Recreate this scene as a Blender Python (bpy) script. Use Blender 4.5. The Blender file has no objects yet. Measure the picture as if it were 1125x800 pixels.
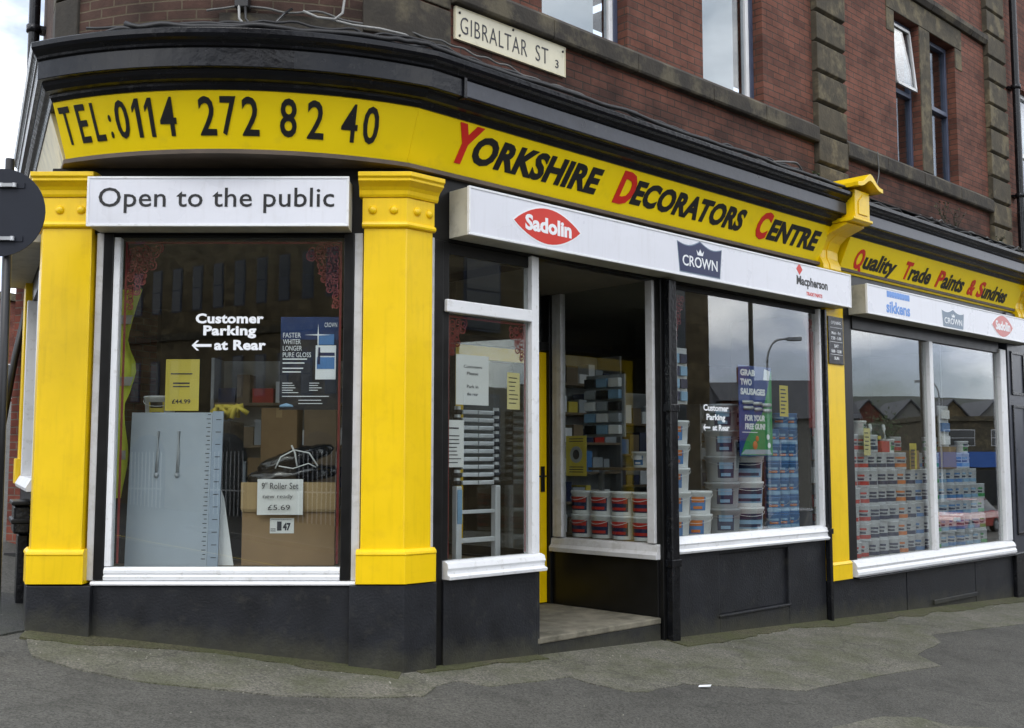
import bpy, bmesh, math, random
from mathutils import Vector, Matrix
R = math.radians
random.seed(7)
scene = bpy.context.scene
COL = scene.collection

# ------------------------------------------------------------------ camera
cam_d = bpy.data.cameras.new("camera")
cam = bpy.data.objects.new("camera", cam_d)
COL.objects.link(cam)
cam_d.sensor_width = 36.0
cam_d.lens = 38.08
cam_d.clip_start = 0.05
cam_d.clip_end = 2000
cam.location = (0, 0, 1.55)
cam.rotation_euler = (R(90 + 5.04), 0, 0)
scene.camera = cam

# ------------------------------------------------------------------ sky, sun, exposure
world = bpy.data.worlds.new("World")
scene.world = world
world.use_nodes = True
nt = world.node_tree
nt.nodes.clear()
def wn(t, **k):
    n = nt.nodes.new(t)
    for a, b in k.items(): setattr(n, a, b)
    return n
SUN_ELEV, SUN_ROT = 48.0, 195.0
sky = wn('ShaderNodeTexSky', sky_type='NISHITA', sun_disc=False)
sky.sun_elevation = R(SUN_ELEV); sky.sun_rotation = R(SUN_ROT)
tc = wn('ShaderNodeTexCoord')
mp = wn('ShaderNodeMapping'); mp.inputs['Scale'].default_value = (1.0, 1.0, 2.0)
nz = wn('ShaderNodeTexNoise'); nz.inputs['Scale'].default_value = 2.3; nz.inputs['Detail'].default_value = 7; nz.inputs['Roughness'].default_value = .55
nz2 = wn('ShaderNodeTexNoise'); nz2.inputs['Scale'].default_value = 4.2; nz2.inputs['Detail'].default_value = 6
cov = wn('ShaderNodeMapRange'); cov.inputs['From Min'].default_value = .34; cov.inputs['From Max'].default_value = .50
shade = wn('ShaderNodeMapRange'); shade.inputs['From Min'].default_value = .42; shade.inputs['From Max'].default_value = .60
ccol = wn('ShaderNodeMixRGB'); ccol.inputs[1].default_value = (9.0, 10.2, 12.4, 1); ccol.inputs[2].default_value = (26, 26.2, 26.6, 1)
mixs = wn('ShaderNodeMixRGB')
bg = wn('ShaderNodeBackground'); bg.inputs['Strength'].default_value = 0.12
out = wn('ShaderNodeOutputWorld')
L = nt.links.new
L(tc.outputs['Generated'], mp.inputs[0]); L(mp.outputs[0], nz.inputs[0]); L(mp.outputs[0], nz2.inputs[0])
L(nz.outputs[0], cov.inputs[0]); L(nz2.outputs[0], shade.inputs[0])
L(shade.outputs[0], ccol.inputs[0])
L(cov.outputs[0], mixs.inputs[0]); L(sky.outputs[0], mixs.inputs[1]); L(ccol.outputs[0], mixs.inputs[2])
L(mixs.outputs[0], bg.inputs[0]); L(bg.outputs[0], out.inputs[0])

sun_d = bpy.data.lights.new("sun", 'SUN'); sun_d.energy = 0.8; sun_d.angle = R(18); sun_d.color = (1, .96, .9)
sun = bpy.data.objects.new("sun", sun_d); COL.objects.link(sun)
# light travels away from the sun; sun azimuth matches the sky texture
az = R(SUN_ROT); el = R(SUN_ELEV)
sdir = Vector((math.sin(az) * math.cos(el), math.cos(az) * math.cos(el), math.sin(el)))
sun.rotation_euler = sdir.to_track_quat('Z', 'Y').to_euler()
scene.view_settings.view_transform = 'Standard'
scene.view_settings.look = 'None'
scene.view_settings.exposure = 0.12
scene.view_settings.gamma = 1.0
scene.view_settings.use_curve_mapping = False
scene.cycles.max_bounces = 8
scene.cycles.transparent_max_bounces = 16
scene.cycles.glossy_bounces = 4
scene.cycles.use_denoising = True
scene.cycles.caustics_reflective = False
scene.cycles.caustics_refractive = False

# ------------------------------------------------------------------ frames of the building
P0 = Vector((-0.818, 8.115, 0)); P1 = Vector((-3.508, 8.115, 0))
BD = Vector((0.71946, 0.69453, 0)); CD = Vector((-0.44792, 0.89407, 0))
class Frame:
    def __init__(s, o, d):
        s.o = Vector(o); s.d = Vector(d).normalized(); s.n = Vector((-s.d.y, s.d.x, 0))
    def __call__(s, x, y, z): return s.o + s.d * x + s.n * y + Vector((0, 0, z))
FA = Frame(P0, (1, 0, 0)); FB = Frame(P0, BD); FC = Frame(P1, -CD); FW = Frame((0, 0, 0), (1, 0, 0))
FS = Frame(FB(3.05, 0, 0), FB.n)          # right side of the door recess: x runs inward, y away from the recess (to -s) 
def fs(x, y, z): return FB(3.05 + y, x, z)
class FRec:                               # x inward, y along the street away from the recess
    o = FB(3.05, 0, 0)
    def __call__(s, x, y, z): return FB(3.05 + y, x, z)
FR = FRec()

def ground(x, y):
    g = -.11 * (x - P0.x) + .056 * (y - P0.y)
    g = 1.7 * math.tanh(g / 1.7) if g < 0 else 4 * math.tanh(g / 4)
    c = (x - P1.x) * CD.x + (y - P1.y) * CD.y
    b = (x - P0.x) * BD.x + (y - P0.y) * BD.y
    if c > 1.5:
        w = 1.0 if b < 0 else max(0.0, 1 - b / 10)
        cc = min(c, 62) - 1.5
        g += .085 * cc * w
    return g

# ------------------------------------------------------------------ materials
MATS = {}
def mat(name, col, rough=.6, var=.12, vscale=6, bump=0, bscale=40, spec=.5, metal=0, col2=None, c2amt=0, c2scale=3, c2lo=.5, c2hi=.62, coat=0, streak=0, splash=0):
    m = bpy.data.materials.new(name); m.use_nodes = True; t = m.node_tree; b = t.nodes['Principled BSDF']
    N = lambda ty: t.nodes.new(ty)
    tcn = N('ShaderNodeTexCoord'); n = N('ShaderNodeTexNoise'); n.inputs['Scale'].default_value = vscale; n.inputs['Detail'].default_value = 6
    t.links.new(tcn.outputs['Object'], n.inputs['Vector'])
    mr = N('ShaderNodeMapRange'); mr.inputs['From Min'].default_value = .3; mr.inputs['From Max'].default_value = .7
    mr.inputs['To Min'].default_value = 1 - var; mr.inputs['To Max'].default_value = 1 + var
    t.links.new(n.outputs[0], mr.inputs[0])
    mx = N('ShaderNodeMixRGB'); mx.blend_type = 'MULTIPLY'; mx.inputs[0].default_value = 1; mx.inputs[1].default_value = (*col, 1)
    t.links.new(mr.outputs[0], mx.inputs[2])
    last = mx.outputs[0]
    if col2:
        n2 = N('ShaderNodeTexNoise'); n2.inputs['Scale'].default_value = c2scale; n2.inputs['Detail'].default_value = 8; n2.inputs['Roughness'].default_value = .65
        t.links.new(tcn.outputs['Object'], n2.inputs['Vector'])
        m2 = N('ShaderNodeMapRange'); m2.inputs['From Min'].default_value = c2lo; m2.inputs['From Max'].default_value = c2hi; m2.inputs['To Max'].default_value = c2amt
        t.links.new(n2.outputs[0], m2.inputs[0])
        x2 = N('ShaderNodeMixRGB'); x2.inputs[2].default_value = (*col2, 1)
        t.links.new(m2.outputs[0], x2.inputs[0]); t.links.new(last, x2.inputs[1]); last = x2.outputs[0]
    if streak:
        mpn = N('ShaderNodeMapping'); mpn.inputs['Scale'].default_value = (14, 14, 1.1); t.links.new(tcn.outputs['Object'], mpn.inputs[0])
        n5 = N('ShaderNodeTexNoise'); n5.inputs['Scale'].default_value = 1.6; n5.inputs['Detail'].default_value = 6; n5.inputs['Roughness'].default_value = .6; t.links.new(mpn.outputs[0], n5.inputs['Vector'])
        m5 = N('ShaderNodeMapRange'); m5.inputs['From Min'].default_value = .52; m5.inputs['From Max'].default_value = .78; m5.inputs['To Max'].default_value = streak; t.links.new(n5.outputs[0], m5.inputs[0])
        x5 = N('ShaderNodeMixRGB'); x5.blend_type = 'MULTIPLY'; x5.inputs[2].default_value = (.32, .27, .20, 1); t.links.new(m5.outputs[0], x5.inputs[0]); t.links.new(last, x5.inputs[1]); last = x5.outputs[0]
    if splash:   # road dirt thrown up on the lowest part of the wall (height above the sloping footway)
        g7 = N('ShaderNodeNewGeometry'); d7 = N('ShaderNodeVectorMath'); d7.operation = 'DOT_PRODUCT'; d7.inputs[1].default_value = (.11, -.056, 1.0); t.links.new(g7.outputs['Position'], d7.inputs[0])
        n7 = N('ShaderNodeTexNoise'); n7.inputs['Scale'].default_value = 5; n7.inputs['Detail'].default_value = 8; n7.inputs['Roughness'].default_value = .7; t.links.new(g7.outputs['Position'], n7.inputs['Vector'])
        a7 = N('ShaderNodeMath'); a7.operation = 'MULTIPLY_ADD'; a7.inputs[1].default_value = -.45; t.links.new(n7.outputs[0], a7.inputs[0]); t.links.new(d7.outputs['Value'], a7.inputs[2])
        h0 = .11 * P0.x - .056 * P0.y
        m7 = N('ShaderNodeMapRange'); m7.inputs['From Min'].default_value = h0 - .24; m7.inputs['From Max'].default_value = h0 - .02; m7.inputs['To Min'].default_value = splash; m7.inputs['To Max'].default_value = 0; t.links.new(a7.outputs[0], m7.inputs[0])
        x7 = N('ShaderNodeMixRGB'); x7.inputs[2].default_value = (.075, .072, .045, 1); t.links.new(m7.outputs[0], x7.inputs[0]); t.links.new(last, x7.inputs[1]); last = x7.outputs[0]
    t.links.new(last, b.inputs['Base Color'])
    rr = N('ShaderNodeMapRange'); rr.inputs['To Min'].default_value = max(.02, rough - .08); rr.inputs['To Max'].default_value = min(1, rough + .1)
    t.links.new(n.outputs[0], rr.inputs[0]); t.links.new(rr.outputs[0], b.inputs['Roughness'])
    b.inputs['Specular IOR Level'].default_value = spec; b.inputs['Metallic'].default_value = metal
    b.inputs['Coat Weight'].default_value = coat
    if bump:
        n3 = N('ShaderNodeTexNoise'); n3.inputs['Scale'].default_value = bscale; n3.inputs['Detail'].default_value = 5
        t.links.new(tcn.outputs['Object'], n3.inputs['Vector'])
        bp = N('ShaderNodeBump'); bp.inputs['Strength'].default_value = bump; bp.inputs['Distance'].default_value = .01
        t.links.new(n3.outputs[0], bp.inputs['Height']); t.links.new(bp.outputs[0], b.inputs['Normal'])
    MATS[name] = m
    return m
def glass_mat(name, tint=(.93, .95, .94), boost=1.0):
    m = bpy.data.materials.new(name); m.use_nodes = True; t = m.node_tree; t.nodes.clear()
    o = t.nodes.new('ShaderNodeOutputMaterial'); tr = t.nodes.new('ShaderNodeBsdfTransparent'); gl = t.nodes.new('ShaderNodeBsdfGlossy')
    fr = t.nodes.new('ShaderNodeFresnel'); mx = t.nodes.new('ShaderNodeMixShader'); ml = t.nodes.new('ShaderNodeMath'); ml.operation = 'MULTIPLY'
    tr.inputs[0].default_value = (*tint, 1); gl.inputs['Roughness'].default_value = 0.0; gl.inputs['Color'].default_value = (1, 1, 1, 1)
    gg = t.nodes.new('ShaderNodeNewGeometry'); im = t.nodes.new('ShaderNodeMapRange'); im.inputs['To Min'].default_value = 1.5; im.inputs['To Max'].default_value = 1 / 1.5
    t.links.new(gg.outputs['Backfacing'], im.inputs[0]); t.links.new(im.outputs[0], fr.inputs['IOR']); ml.inputs[1].default_value = boost
    t.links.new(fr.outputs[0], ml.inputs[0]); t.links.new(ml.outputs[0], mx.inputs[0]); t.links.new(tr.outputs[0], mx.inputs[1]); t.links.new(gl.outputs[0], mx.inputs[2])
    # slight waviness of old panes
    n = t.nodes.new('ShaderNodeTexNoise'); n.inputs['Scale'].default_value = 1.3; tcn = t.nodes.new('ShaderNodeTexCoord'); bp = t.nodes.new('ShaderNodeBump')
    bp.inputs['Strength'].default_value = .012; bp.inputs['Distance'].default_value = .02
    t.links.new(tcn.outputs['Object'], n.inputs['Vector']); t.links.new(n.outputs[0], bp.inputs['Height']); t.links.new(bp.outputs[0], gl.inputs['Normal'])
    t.links.new(mx.outputs[0], o.inputs[0])
    MATS[name] = m; return m
def brick_mat(name, c1, c2, mort, soot=True, sz=(4.5, 5.3), bw=.225, rh=.075, strength=.8, sootcol=(.012, .011, .010)):
    m = bpy.data.materials.new(name); m.use_nodes = True; t = m.node_tree; b = t.nodes['Principled BSDF']
    N = t.nodes.new; K = t.links.new
    uv = N('ShaderNodeUVMap')
    nd = N('ShaderNodeTexNoise'); nd.inputs['Scale'].default_value = 5; K(uv.outputs[0], nd.inputs['Vector'])
    ad = N('ShaderNodeMixRGB'); ad.blend_type = 'ADD'; ad.inputs[0].default_value = .006
    K(uv.outputs[0], ad.inputs[1]); K(nd.outputs['Color'], ad.inputs[2])
    br = N('ShaderNodeTexBrick'); br.offset = .5; br.inputs['Scale'].default_value = 1
    br.inputs['Brick Width'].default_value = bw; br.inputs['Row Height'].default_value = rh; br.inputs['Mortar Size'].default_value = .0062; br.inputs['Mortar Smooth'].default_value = .25
    br.inputs['Bias'].default_value = .1
    br.inputs['Color1'].default_value = (*c1, 1); br.inputs['Color2'].default_value = (*c2, 1); br.inputs['Mortar'].default_value = (*mort, 1)
    K(ad.outputs[0], br.inputs['Vector'])
    n = N('ShaderNodeTexNoise'); n.inputs['Scale'].default_value = 1.7; n.inputs['Detail'].default_value = 9; n.inputs['Roughness'].default_value = .7; K(uv.outputs[0], n.inputs['Vector'])
    mr = N('ShaderNodeMapRange'); mr.inputs['From Min'].default_value = .3; mr.inputs['From Max'].default_value = .7; mr.inputs['To Min'].default_value = .42; mr.inputs['To Max'].default_value = 1.35; K(n.outputs[0], mr.inputs[0])
    mx = N('ShaderNodeMixRGB'); mx.blend_type = 'MULTIPLY'; mx.inputs[0].default_value = 1; K(br.outputs[0], mx.inputs[1]); K(mr.outputs[0], mx.inputs[2])
    last = mx.outputs[0]
    # individual dark burnt bricks
    br2 = N('ShaderNodeTexBrick'); br2.offset = .5; br2.inputs['Scale'].default_value = 1; br2.inputs['Brick Width'].default_value = bw; br2.inputs['Row Height'].default_value = rh; br2.inputs['Mortar Size'].default_value = .001
    br2.inputs['Color1'].default_value = (1, 1, 1, 1); br2.inputs['Color2'].default_value = (.45, .42, .42, 1); br2.inputs['Bias'].default_value = -.55; K(ad.outputs[0], br2.inputs['Vector'])
    m4 = N('ShaderNodeMixRGB'); m4.blend_type = 'MULTIPLY'; m4.inputs[0].default_value = .8; K(last, m4.inputs[1]); K(br2.outputs[0], m4.inputs[2]); last = m4.outputs[0]
    if soot:
        sp = N('ShaderNodeSeparateXYZ'); K(uv.outputs[0], sp.inputs[0])
        ns = N('ShaderNodeTexNoise'); ns.inputs['Scale'].default_value = 2.4; ns.inputs['Detail'].default_value = 8; K(uv.outputs[0], ns.inputs['Vector'])
        am = N('ShaderNodeMath'); am.operation = 'MULTIPLY_ADD'; am.inputs[1].default_value = 1.3; K(ns.outputs[0], am.inputs[0]); K(sp.outputs[1], am.inputs[2])
        s1 = N('ShaderNodeMapRange'); s1.inputs['From Min'].default_value = sz[0] + .65; s1.inputs['From Max'].default_value = sz[1] + .65; s1.inputs['To Min'].default_value = .85; s1.inputs['To Max'].default_value = 0; K(am.outputs[0], s1.inputs[0])
        x3 = N('ShaderNodeMixRGB'); x3.inputs[2].default_value = (*sootcol, 1); K(s1.outputs[0], x3.inputs[0]); K(last, x3.inputs[1]); last = x3.outputs[0]
    K(last, b.inputs['Base Color']); b.inputs['Roughness'].default_value = .88; b.inputs['Specular IOR Level'].default_value = .25
    hb = N('ShaderNodeMath'); hb.operation = 'SUBTRACT'; hb.inputs[0].default_value = 1; K(br.outputs['Fac'], hb.inputs[1])
    nf = N('ShaderNodeTexNoise'); nf.inputs['Scale'].default_value = 60; nf.inputs['Detail'].default_value = 4; K(uv.outputs[0], nf.inputs['Vector'])
    h2 = N('ShaderNodeMath'); h2.operation = 'MULTIPLY_ADD'; h2.inputs[1].default_value = .35; K(nf.outputs[0], h2.inputs[0]); K(hb.outputs[0], h2.inputs[2])
    bp = N('ShaderNodeBump'); bp.inputs['Strength'].default_value = strength; bp.inputs['Distance'].default_value = .008; K(h2.outputs[0], bp.inputs['Height']); K(bp.outputs[0], b.inputs['Normal'])
    MATS[name] = m; return m

brick = brick_mat('red_brick', (.105, .045, .033), (.205, .082, .055), (.085, .065, .052))
brick_c = brick_mat('sooty_brick', (.060, .036, .028), (.085, .045, .034), (.15, .12, .08), sz=(4.3, 5.0))
brick_far = brick_mat('far_brick', (.20, .055, .035), (.16, .05, .035), (.2, .16, .13), soot=False)
sand_brick = brick_mat('brown_brick', (.20, .155, .085), (.15, .115, .065), (.10, .08, .05), soot=False, bw=.5, rh=.25)
stone = mat('sooty_stone', (.040, .034, .026), .9, .35, 5, .5, 30, col2=(.14, .12, .075), c2amt=.55, c2scale=2.5)
stone2 = mat('weathered_stone', (.062, .052, .034), .9, .35, 6, .5, 30, col2=(.17, .14, .08), c2amt=.7, c2scale=3.5)
yellow = mat('yellow_gloss_paint', (.87, .575, .0), .34, .05, 3, .06, 60, col2=(.66, .40, .01), c2amt=.30, c2scale=9, c2lo=.52, c2hi=.75, streak=.16)
yellow_sign = mat('yellow_sign_face', (.96, .71, .0), .34, .04, 2, .02, 20, col2=(.6, .44, .03), c2amt=.25, c2scale=7, c2lo=.56, c2hi=.75)
black_gloss = mat('black_gloss_paint', (.006, .0065, .008), .24, .3, 7, .25, 26, spec=.35, col2=(.05, .05, .048), c2amt=.3, c2scale=16, c2lo=.56, c2hi=.7)
cornice_m = mat('cornice_black_paint', (.005, .0055, .008), .22, .35, 5, .35, 16, spec=.28, col2=(.05, .05, .05), c2amt=.4, c2scale=14, c2lo=.6, c2hi=.7)
grey_band = mat('grey_paint_and_sky_sheen', (.045, .049, .062), .30, .2, 5, .12, 25, spec=.4, col2=(.12, .12, .11), c2amt=.25, c2scale=14, c2lo=.6, c2hi=.7)  # real paint on pilaster and frame; on the cornice it stands for sky light
render_black = mat('black_masonry_paint', (.011, .012, .015), .5, .4, 4, .35, 55, spec=.32, col2=(.050, .048, .040), c2amt=.45, c2scale=9, c2lo=.56, c2hi=.74, streak=0, splash=.5)
frame_black = mat('black_frame_paint', (.006, .006, .006), .35, .2, 8, spec=.3)
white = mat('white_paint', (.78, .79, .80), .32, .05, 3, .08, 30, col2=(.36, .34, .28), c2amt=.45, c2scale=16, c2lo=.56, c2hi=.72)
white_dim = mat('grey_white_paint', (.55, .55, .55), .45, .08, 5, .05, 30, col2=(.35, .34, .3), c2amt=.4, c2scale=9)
lightbox_m = mat('lightbox_acrylic', (.74, .75, .80), .28, .02, 2, 0, col2=(.6, .6, .6), c2amt=.25, c2scale=6, c2lo=.55, c2hi=.8, streak=.10)
lightbox_side = mat('lightbox_side', (.46, .45, .38), .5, .08, 5, .05, 20, col2=(.3, .29, .24), c2amt=.5, c2scale=7)
soffit_m = mat('brown_soffit', (.10, .075, .055), .7, .3, 5, .2, 20)
cream_board = mat('cream_board', (.62, .56, .38), .5, .15, 6, .05, 20, col2=(.12, .12, .08), c2amt=.6, c2scale=5, c2lo=.55, c2hi=.7)
text_black = mat('black_vinyl', (.008, .008, .009), .4, .02)
text_red = mat('red_vinyl', (.62, .018, .010), .4, .02)
text_white = mat('white_vinyl', (.82, .84, .86), .4, .02)
logo_red = mat('logo_red', (.60, .030, .016), .35, .02)
logo_navy = mat('logo_navy', (.010, .018, .075), .35, .05)
logo_blue = mat('logo_pale_blue', (.13, .30, .70), .4, .03)
faded_navy = mat('faded_navy', (.17, .23, .30), .4, .06)
faded_red = mat('faded_red', (.62, .20, .19), .4, .06)
decal_red = mat('dark_red_vinyl', (.16, .008, .007), .5, .1)
cardboard = mat('cardboard', (.26, .165, .080), .85, .08, 4, .08, 60)
cardboard2 = mat('cardboard_pale', (.36, .25, .12), .8, .08, 4, .08, 60)
paper = mat('white_paper', (.72, .72, .70), .7, .03)
paper_yel = mat('yellow_paper', (.62, .50, .07), .7, .03)
paper_cream = mat('cream_paper', (.66, .58, .26), .7, .03)
ink = mat('ink', (.03, .03, .04), .6, .02)
panel_grey = mat('pale_plastic_panel', (.36, .41, .47), .5, .05, 3)
hi_vis = mat('hi_vis_fabric', (.62, .70, .05), .7, .1, 10)
silver = mat('silver_reflective', (.5, .52, .52), .35, .05, metal=.3)
alu = mat('aluminium', (.72, .74, .77), .32, .06, metal=.35)
polybag = mat('black_polythene', (.012, .012, .014), .16, .2, 14, .9, 9, spec=.8)
white_cord = mat('white_cord', (.7, .7, .7), .5, .05)
tub_white = mat('white_plastic', (.80, .81, .82), .35, .03)
tub_grey = mat('grey_plastic', (.34, .37, .40), .35, .04)
blue_label = mat('blue_label', (.07, .20, .45), .4, .1, 12)
pale_blue = mat('pale_blue_label', (.22, .38, .55), .4, .1, 12)
navy_label = mat('navy_label', (.012, .02, .07), .4, .1, 12)
red_label = mat('red_label', (.45, .03, .02), .4, .1, 12)
green_label = mat('green_label', (.04, .30, .08), .4, .1, 12)
orange_label = mat('orange_label', (.60, .17, .03), .4, .1, 12)
tin_metal = mat('tin_metal', (.50, .52, .54), .3, .08, 9, metal=.7)
tin_white = mat('tin_white', (.76, .78, .82), .35, .05)
shelf_wood = mat('shelf_board', (.18, .13, .08), .7, .1)
inner_wall = mat('shop_inner_wall', (.10, .085, .060), .85, .15)
inner_ceiling = mat('shop_ceiling', (.16, .15, .12), .9, .1)
inner_floor = mat('shop_floor', (.05, .045, .04), .6, .2)
concrete = mat('step_concrete', (.17, .155, .115), .9, .3, 7, .5, 35, col2=(.07, .065, .045), c2amt=.7, c2scale=3)
cream_plate = mat('cream_enamel', (.62, .58, .43), .35, .06, 6, col2=(.3, .26, .18), c2amt=.3, c2scale=9, c2lo=.58, c2hi=.7)
cable_m = mat('cable_black', (.012, .012, .013), .5, .2)
cable_grey = mat('cable_grey', (.10, .10, .095), .5, .3)
cable_pale = mat('cable_pale', (.26, .26, .25), .5, .2)
lead = mat('lead_flashing', (.09, .095, .10), .6, .3, 6, .3, 20, col2=(.28, .29, .28), c2amt=.4, c2scale=8)
blind = mat('window_blind', (.58, .60, .60), .7, .03, 2)
blue_frame = mat('blue_grey_paint', (.06, .075, .12), .45, .15)
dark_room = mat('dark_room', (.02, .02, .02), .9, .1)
glass = glass_mat('shop_glass', boost=1.5)
glass_up = glass_mat('upper_glass', tint=(.85, .88, .9), boost=1.2)
galv = mat('galvanised_steel', (.33, .34, .35), .45, .15, metal=.6)
sign_back = mat('sign_back_grey', (.014, .017, .026), .5, .1, spec=.25)
foliage = mat('weed_leaves', (.05, .075, .025), .7, .3)
twig = mat('dry_stalk', (.06, .05, .035), .8, .2)
roof_slate = mat('roof_slate', (.05, .052, .06), .6, .2, 4)
pale_wall = mat('pale_render', (.17, .165, .15), .8, .08)
car_dark = mat('car_paint_dark', (.03, .035, .045), .2, .05, coat=.6)
car_silver = mat('car_paint_silver', (.5, .52, .55), .25, .05, coat=.6)
car_red = mat('car_paint_red', (.35, .03, .02), .2, .05, coat=.6)
rubber = mat('rubber', (.02, .02, .02), .7, .1)
win_dark = mat('dark_glazing', (.015, .018, .022), .08, .1, spec=.8)
blue_band = mat('blue_signboard', (.02, .10, .38), .4, .05)
hill_m = mat('hill_grass', (.035, .042, .03), .95, .3, .05)

# ------------------------------------------------------------------ mesh collector
class MB:
    def __init__(s, fr=FW): s.fr = fr; s.V = []; s.F = []; s.UV = []; s.sm = []
    def add(s, vs, faces, uvs=None, smooth=False, fr=None):
        """vs in frame coordinates"""
        fr = fr or s.fr; b = len(s.V)
        for v in vs: s.V.append(fr(*v))
        for f in faces:
            s.F.append([b + i for i in f]); s.sm.append(smooth)
            s.UV.append([(uvs[i] if uvs else (vs[i][0] + vs[i][1], vs[i][2])) for i in f])
        return s
    def box(s, x0, x1, y0, y1, z0, z1, fr=None):
        if x0 > x1: x0, x1 = x1, x0
        if y0 > y1: y0, y1 = y1, y0
        if z0 > z1: z0, z1 = z1, z0
        v = [(x0, y0, z0), (x1, y0, z0), (x1, y1, z0), (x0, y1, z0), (x0, y0, z1), (x1, y0, z1), (x1, y1, z1), (x0, y1, z1)]
        return s.add(v, [(0, 3, 2, 1), (4, 5, 6, 7), (0, 1, 5, 4), (1, 2, 6, 5), (2, 3, 7, 6), (3, 0, 4, 7)], fr=fr)
    def prof(s, poly, x0, x1, fr=None):
        """poly of (out, z) extruded along x; out is towards the street"""
        n = len(poly); v = [(x0, -o, z) for o, z in poly] + [(x1, -o, z) for o, z in poly]
        f = [(i, (i + 1) % n, n + (i + 1) % n, n + i) for i in range(n)] + [tuple(range(n))[::-1], tuple(range(n, 2 * n))]
        return s.add(v, f, fr=fr)
    def face_poly(s, pts, y0, y1, fr=None):
        """pts of (x, z), thickness from y0 to y1"""
        n = len(pts); v = [(x, y0, z) for x, z in pts] + [(x, y1, z) for x, z in pts]
        f = [tuple(range(n)), tuple(range(n, 2 * n))[::-1]] + [(i, n + i, n + (i + 1) % n, (i + 1) % n) for i in range(n)]
        return s.add(v, f, fr=fr)
    def plan(s, pts, z0, z1, fr=None):
        n = len(pts); v = [(x, y, z0) for x, y in pts] + [(x, y, z1) for x, y in pts]
        f = [tuple(range(n))[::-1], tuple(range(n, 2 * n))] + [(i, (i + 1) % n, n + (i + 1) % n, n + i) for i in range(n)]
        return s.add(v, f, fr=fr)
    def lathe(s, prof, cx=0, cy=0, cz=0, seg=24, a0=0, a1=360, fr=None, sy=1.0, smooth=True):
        n = len(prof); v = []; full = abs(a1 - a0) >= 359.9; k = seg if full else seg + 1
        for i in range(k):
            a = R(a0 + (a1 - a0) * i / seg)
            for r, z in prof: v.append((cx + r * math.cos(a), cy + sy * r * math.sin(a), cz + z))
        f = []
        for i in range(seg):
            j = (i + 1) % k
            for q in range(n - 1): f.append((i * n + q, j * n + q, j * n + q + 1, i * n + q + 1))
        return s.add(v, f, smooth=smooth, fr=fr)
    def tube(s, pts, r, seg=6, fr=None, smooth=True, taper=None):
        pts = [Vector(p) for p in pts]; n = len(pts); v = []
        for i, p in enumerate(pts):
            t = (pts[min(i + 1, n - 1)] - pts[max(i - 1, 0)]).normalized()
            u = t.cross(Vector((0, 0, 1)))
            if u.length < 1e-3: u = Vector((1, 0, 0))
            u.normalize(); w = t.cross(u)
            rr = r * (taper(i / (n - 1)) if taper else 1)
            for k in range(seg):
                a = 2 * math.pi * k / seg; q = p + u * rr * math.cos(a) + w * rr * math.sin(a); v.append(tuple(q))
        f = []
        for i in range(n - 1):
            for k in range(seg):
                k2 = (k + 1) % seg; f.append((i * seg + k, i * seg + k2, (i + 1) * seg + k2, (i + 1) * seg + k))
        f.append(tuple(range(seg))[::-1]); f.append(tuple(range((n - 1) * seg, n * seg)))
        return s.add(v, f, smooth=smooth, fr=fr)
    def sphere(s, c, r, seg=12, rings=8, fr=None, sc=(1, 1, 1)):
        prof = [(max(1e-4, r * math.sin(math.pi * i / rings)), -r * math.cos(math.pi * i / rings)) for i in range(rings + 1)]
        v = []; n = rings + 1
        for i in range(seg):
            a = 2 * math.pi * i / seg
            for q, z in prof: v.append((c[0] + q * math.cos(a) * sc[0], c[1] + q * math.sin(a) * sc[1], c[2] + z * sc[2]))
        f = [(i * n + q, ((i + 1) % seg) * n + q, ((i + 1) % seg) * n + q + 1, i * n + q + 1) for i in range(seg) for q in range(n - 1)]
        return s.add(v, f, smooth=True, fr=fr)
    def sweep(s, path, poly, smooth=False, u0=0.0):
        """closed profile poly of (out, z) along a plan path of world points; out lies to the right of travel... """
        n = len(path); m = len(poly); v = []; uv = []; u = u0
        for i, p in enumerate(path):
            p = Vector((p[0], p[1]))
            d1 = (Vector(path[i][:2]) - Vector(path[i - 1][:2])).normalized() if i else None
            d2 = (Vector(path[i + 1][:2]) - Vector(path[i][:2])).normalized() if i < n - 1 else None
            if i: u += (Vector(path[i][:2]) - Vector(path[i - 1][:2])).length
            a = d1 or d2; b = d2 or d1
            na = Vector((a.y, -a.x)); nb = Vector((b.y, -b.x)); nm = (na + nb).normalized(); k = 1 / max(.5, nm.dot(na))
            for o, z in poly:
                q = p + nm * (o * k); v.append((q.x, q.y, z)); uv.append((u, z))
        f = []
        for i in range(n - 1):
            for j in range(m):
                j2 = (j + 1) % m; f.append((i * m + j, i * m + j2, (i + 1) * m + j2, (i + 1) * m + j))
        f.append(tuple(range(m))[::-1]); f.append(tuple(range((n - 1) * m, n * m)))
        return s.add(v, f, uvs=uv, smooth=smooth, fr=FW)
    def build(s, name, m, parent=None, bevel=0, origin=None, recalc=True):
        base = ORG.get(parent.name, Vector((0, 0, 0))) if parent else (Vector(origin) if origin is not None else Vector((0, 0, 0)))
        me = bpy.data.meshes.new(name)
        me.from_pydata([tuple(v - base) for v in s.V], [], s.F)
        uvl = me.uv_layers.new(name='UVMap')
        k = 0
        for fi, p in enumerate(me.polygons):
            for j in range(p.loop_total): uvl.data[p.loop_start + j].uv = s.UV[fi][j]
            p.use_smooth = s.sm[fi]
        if recalc:
            bm = bmesh.new(); bm.from_mesh(me); bmesh.ops.recalc_face_normals(bm, faces=bm.faces); bm.to_mesh(me); bm.free()
        me.materials.append(m)
        o = bpy.data.objects.new(name, me); COL.objects.link(o)
        if parent: o.parent = parent
        else: o.location = base
        ORG[o.name] = base
        if bevel:
            b = o.modifiers.new('edge', 'BEVEL'); b.width = bevel; b.segments = 2; b.limit_method = 'ANGLE'; b.angle_limit = R(40); b.harden_normals = False
        return o
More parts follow.
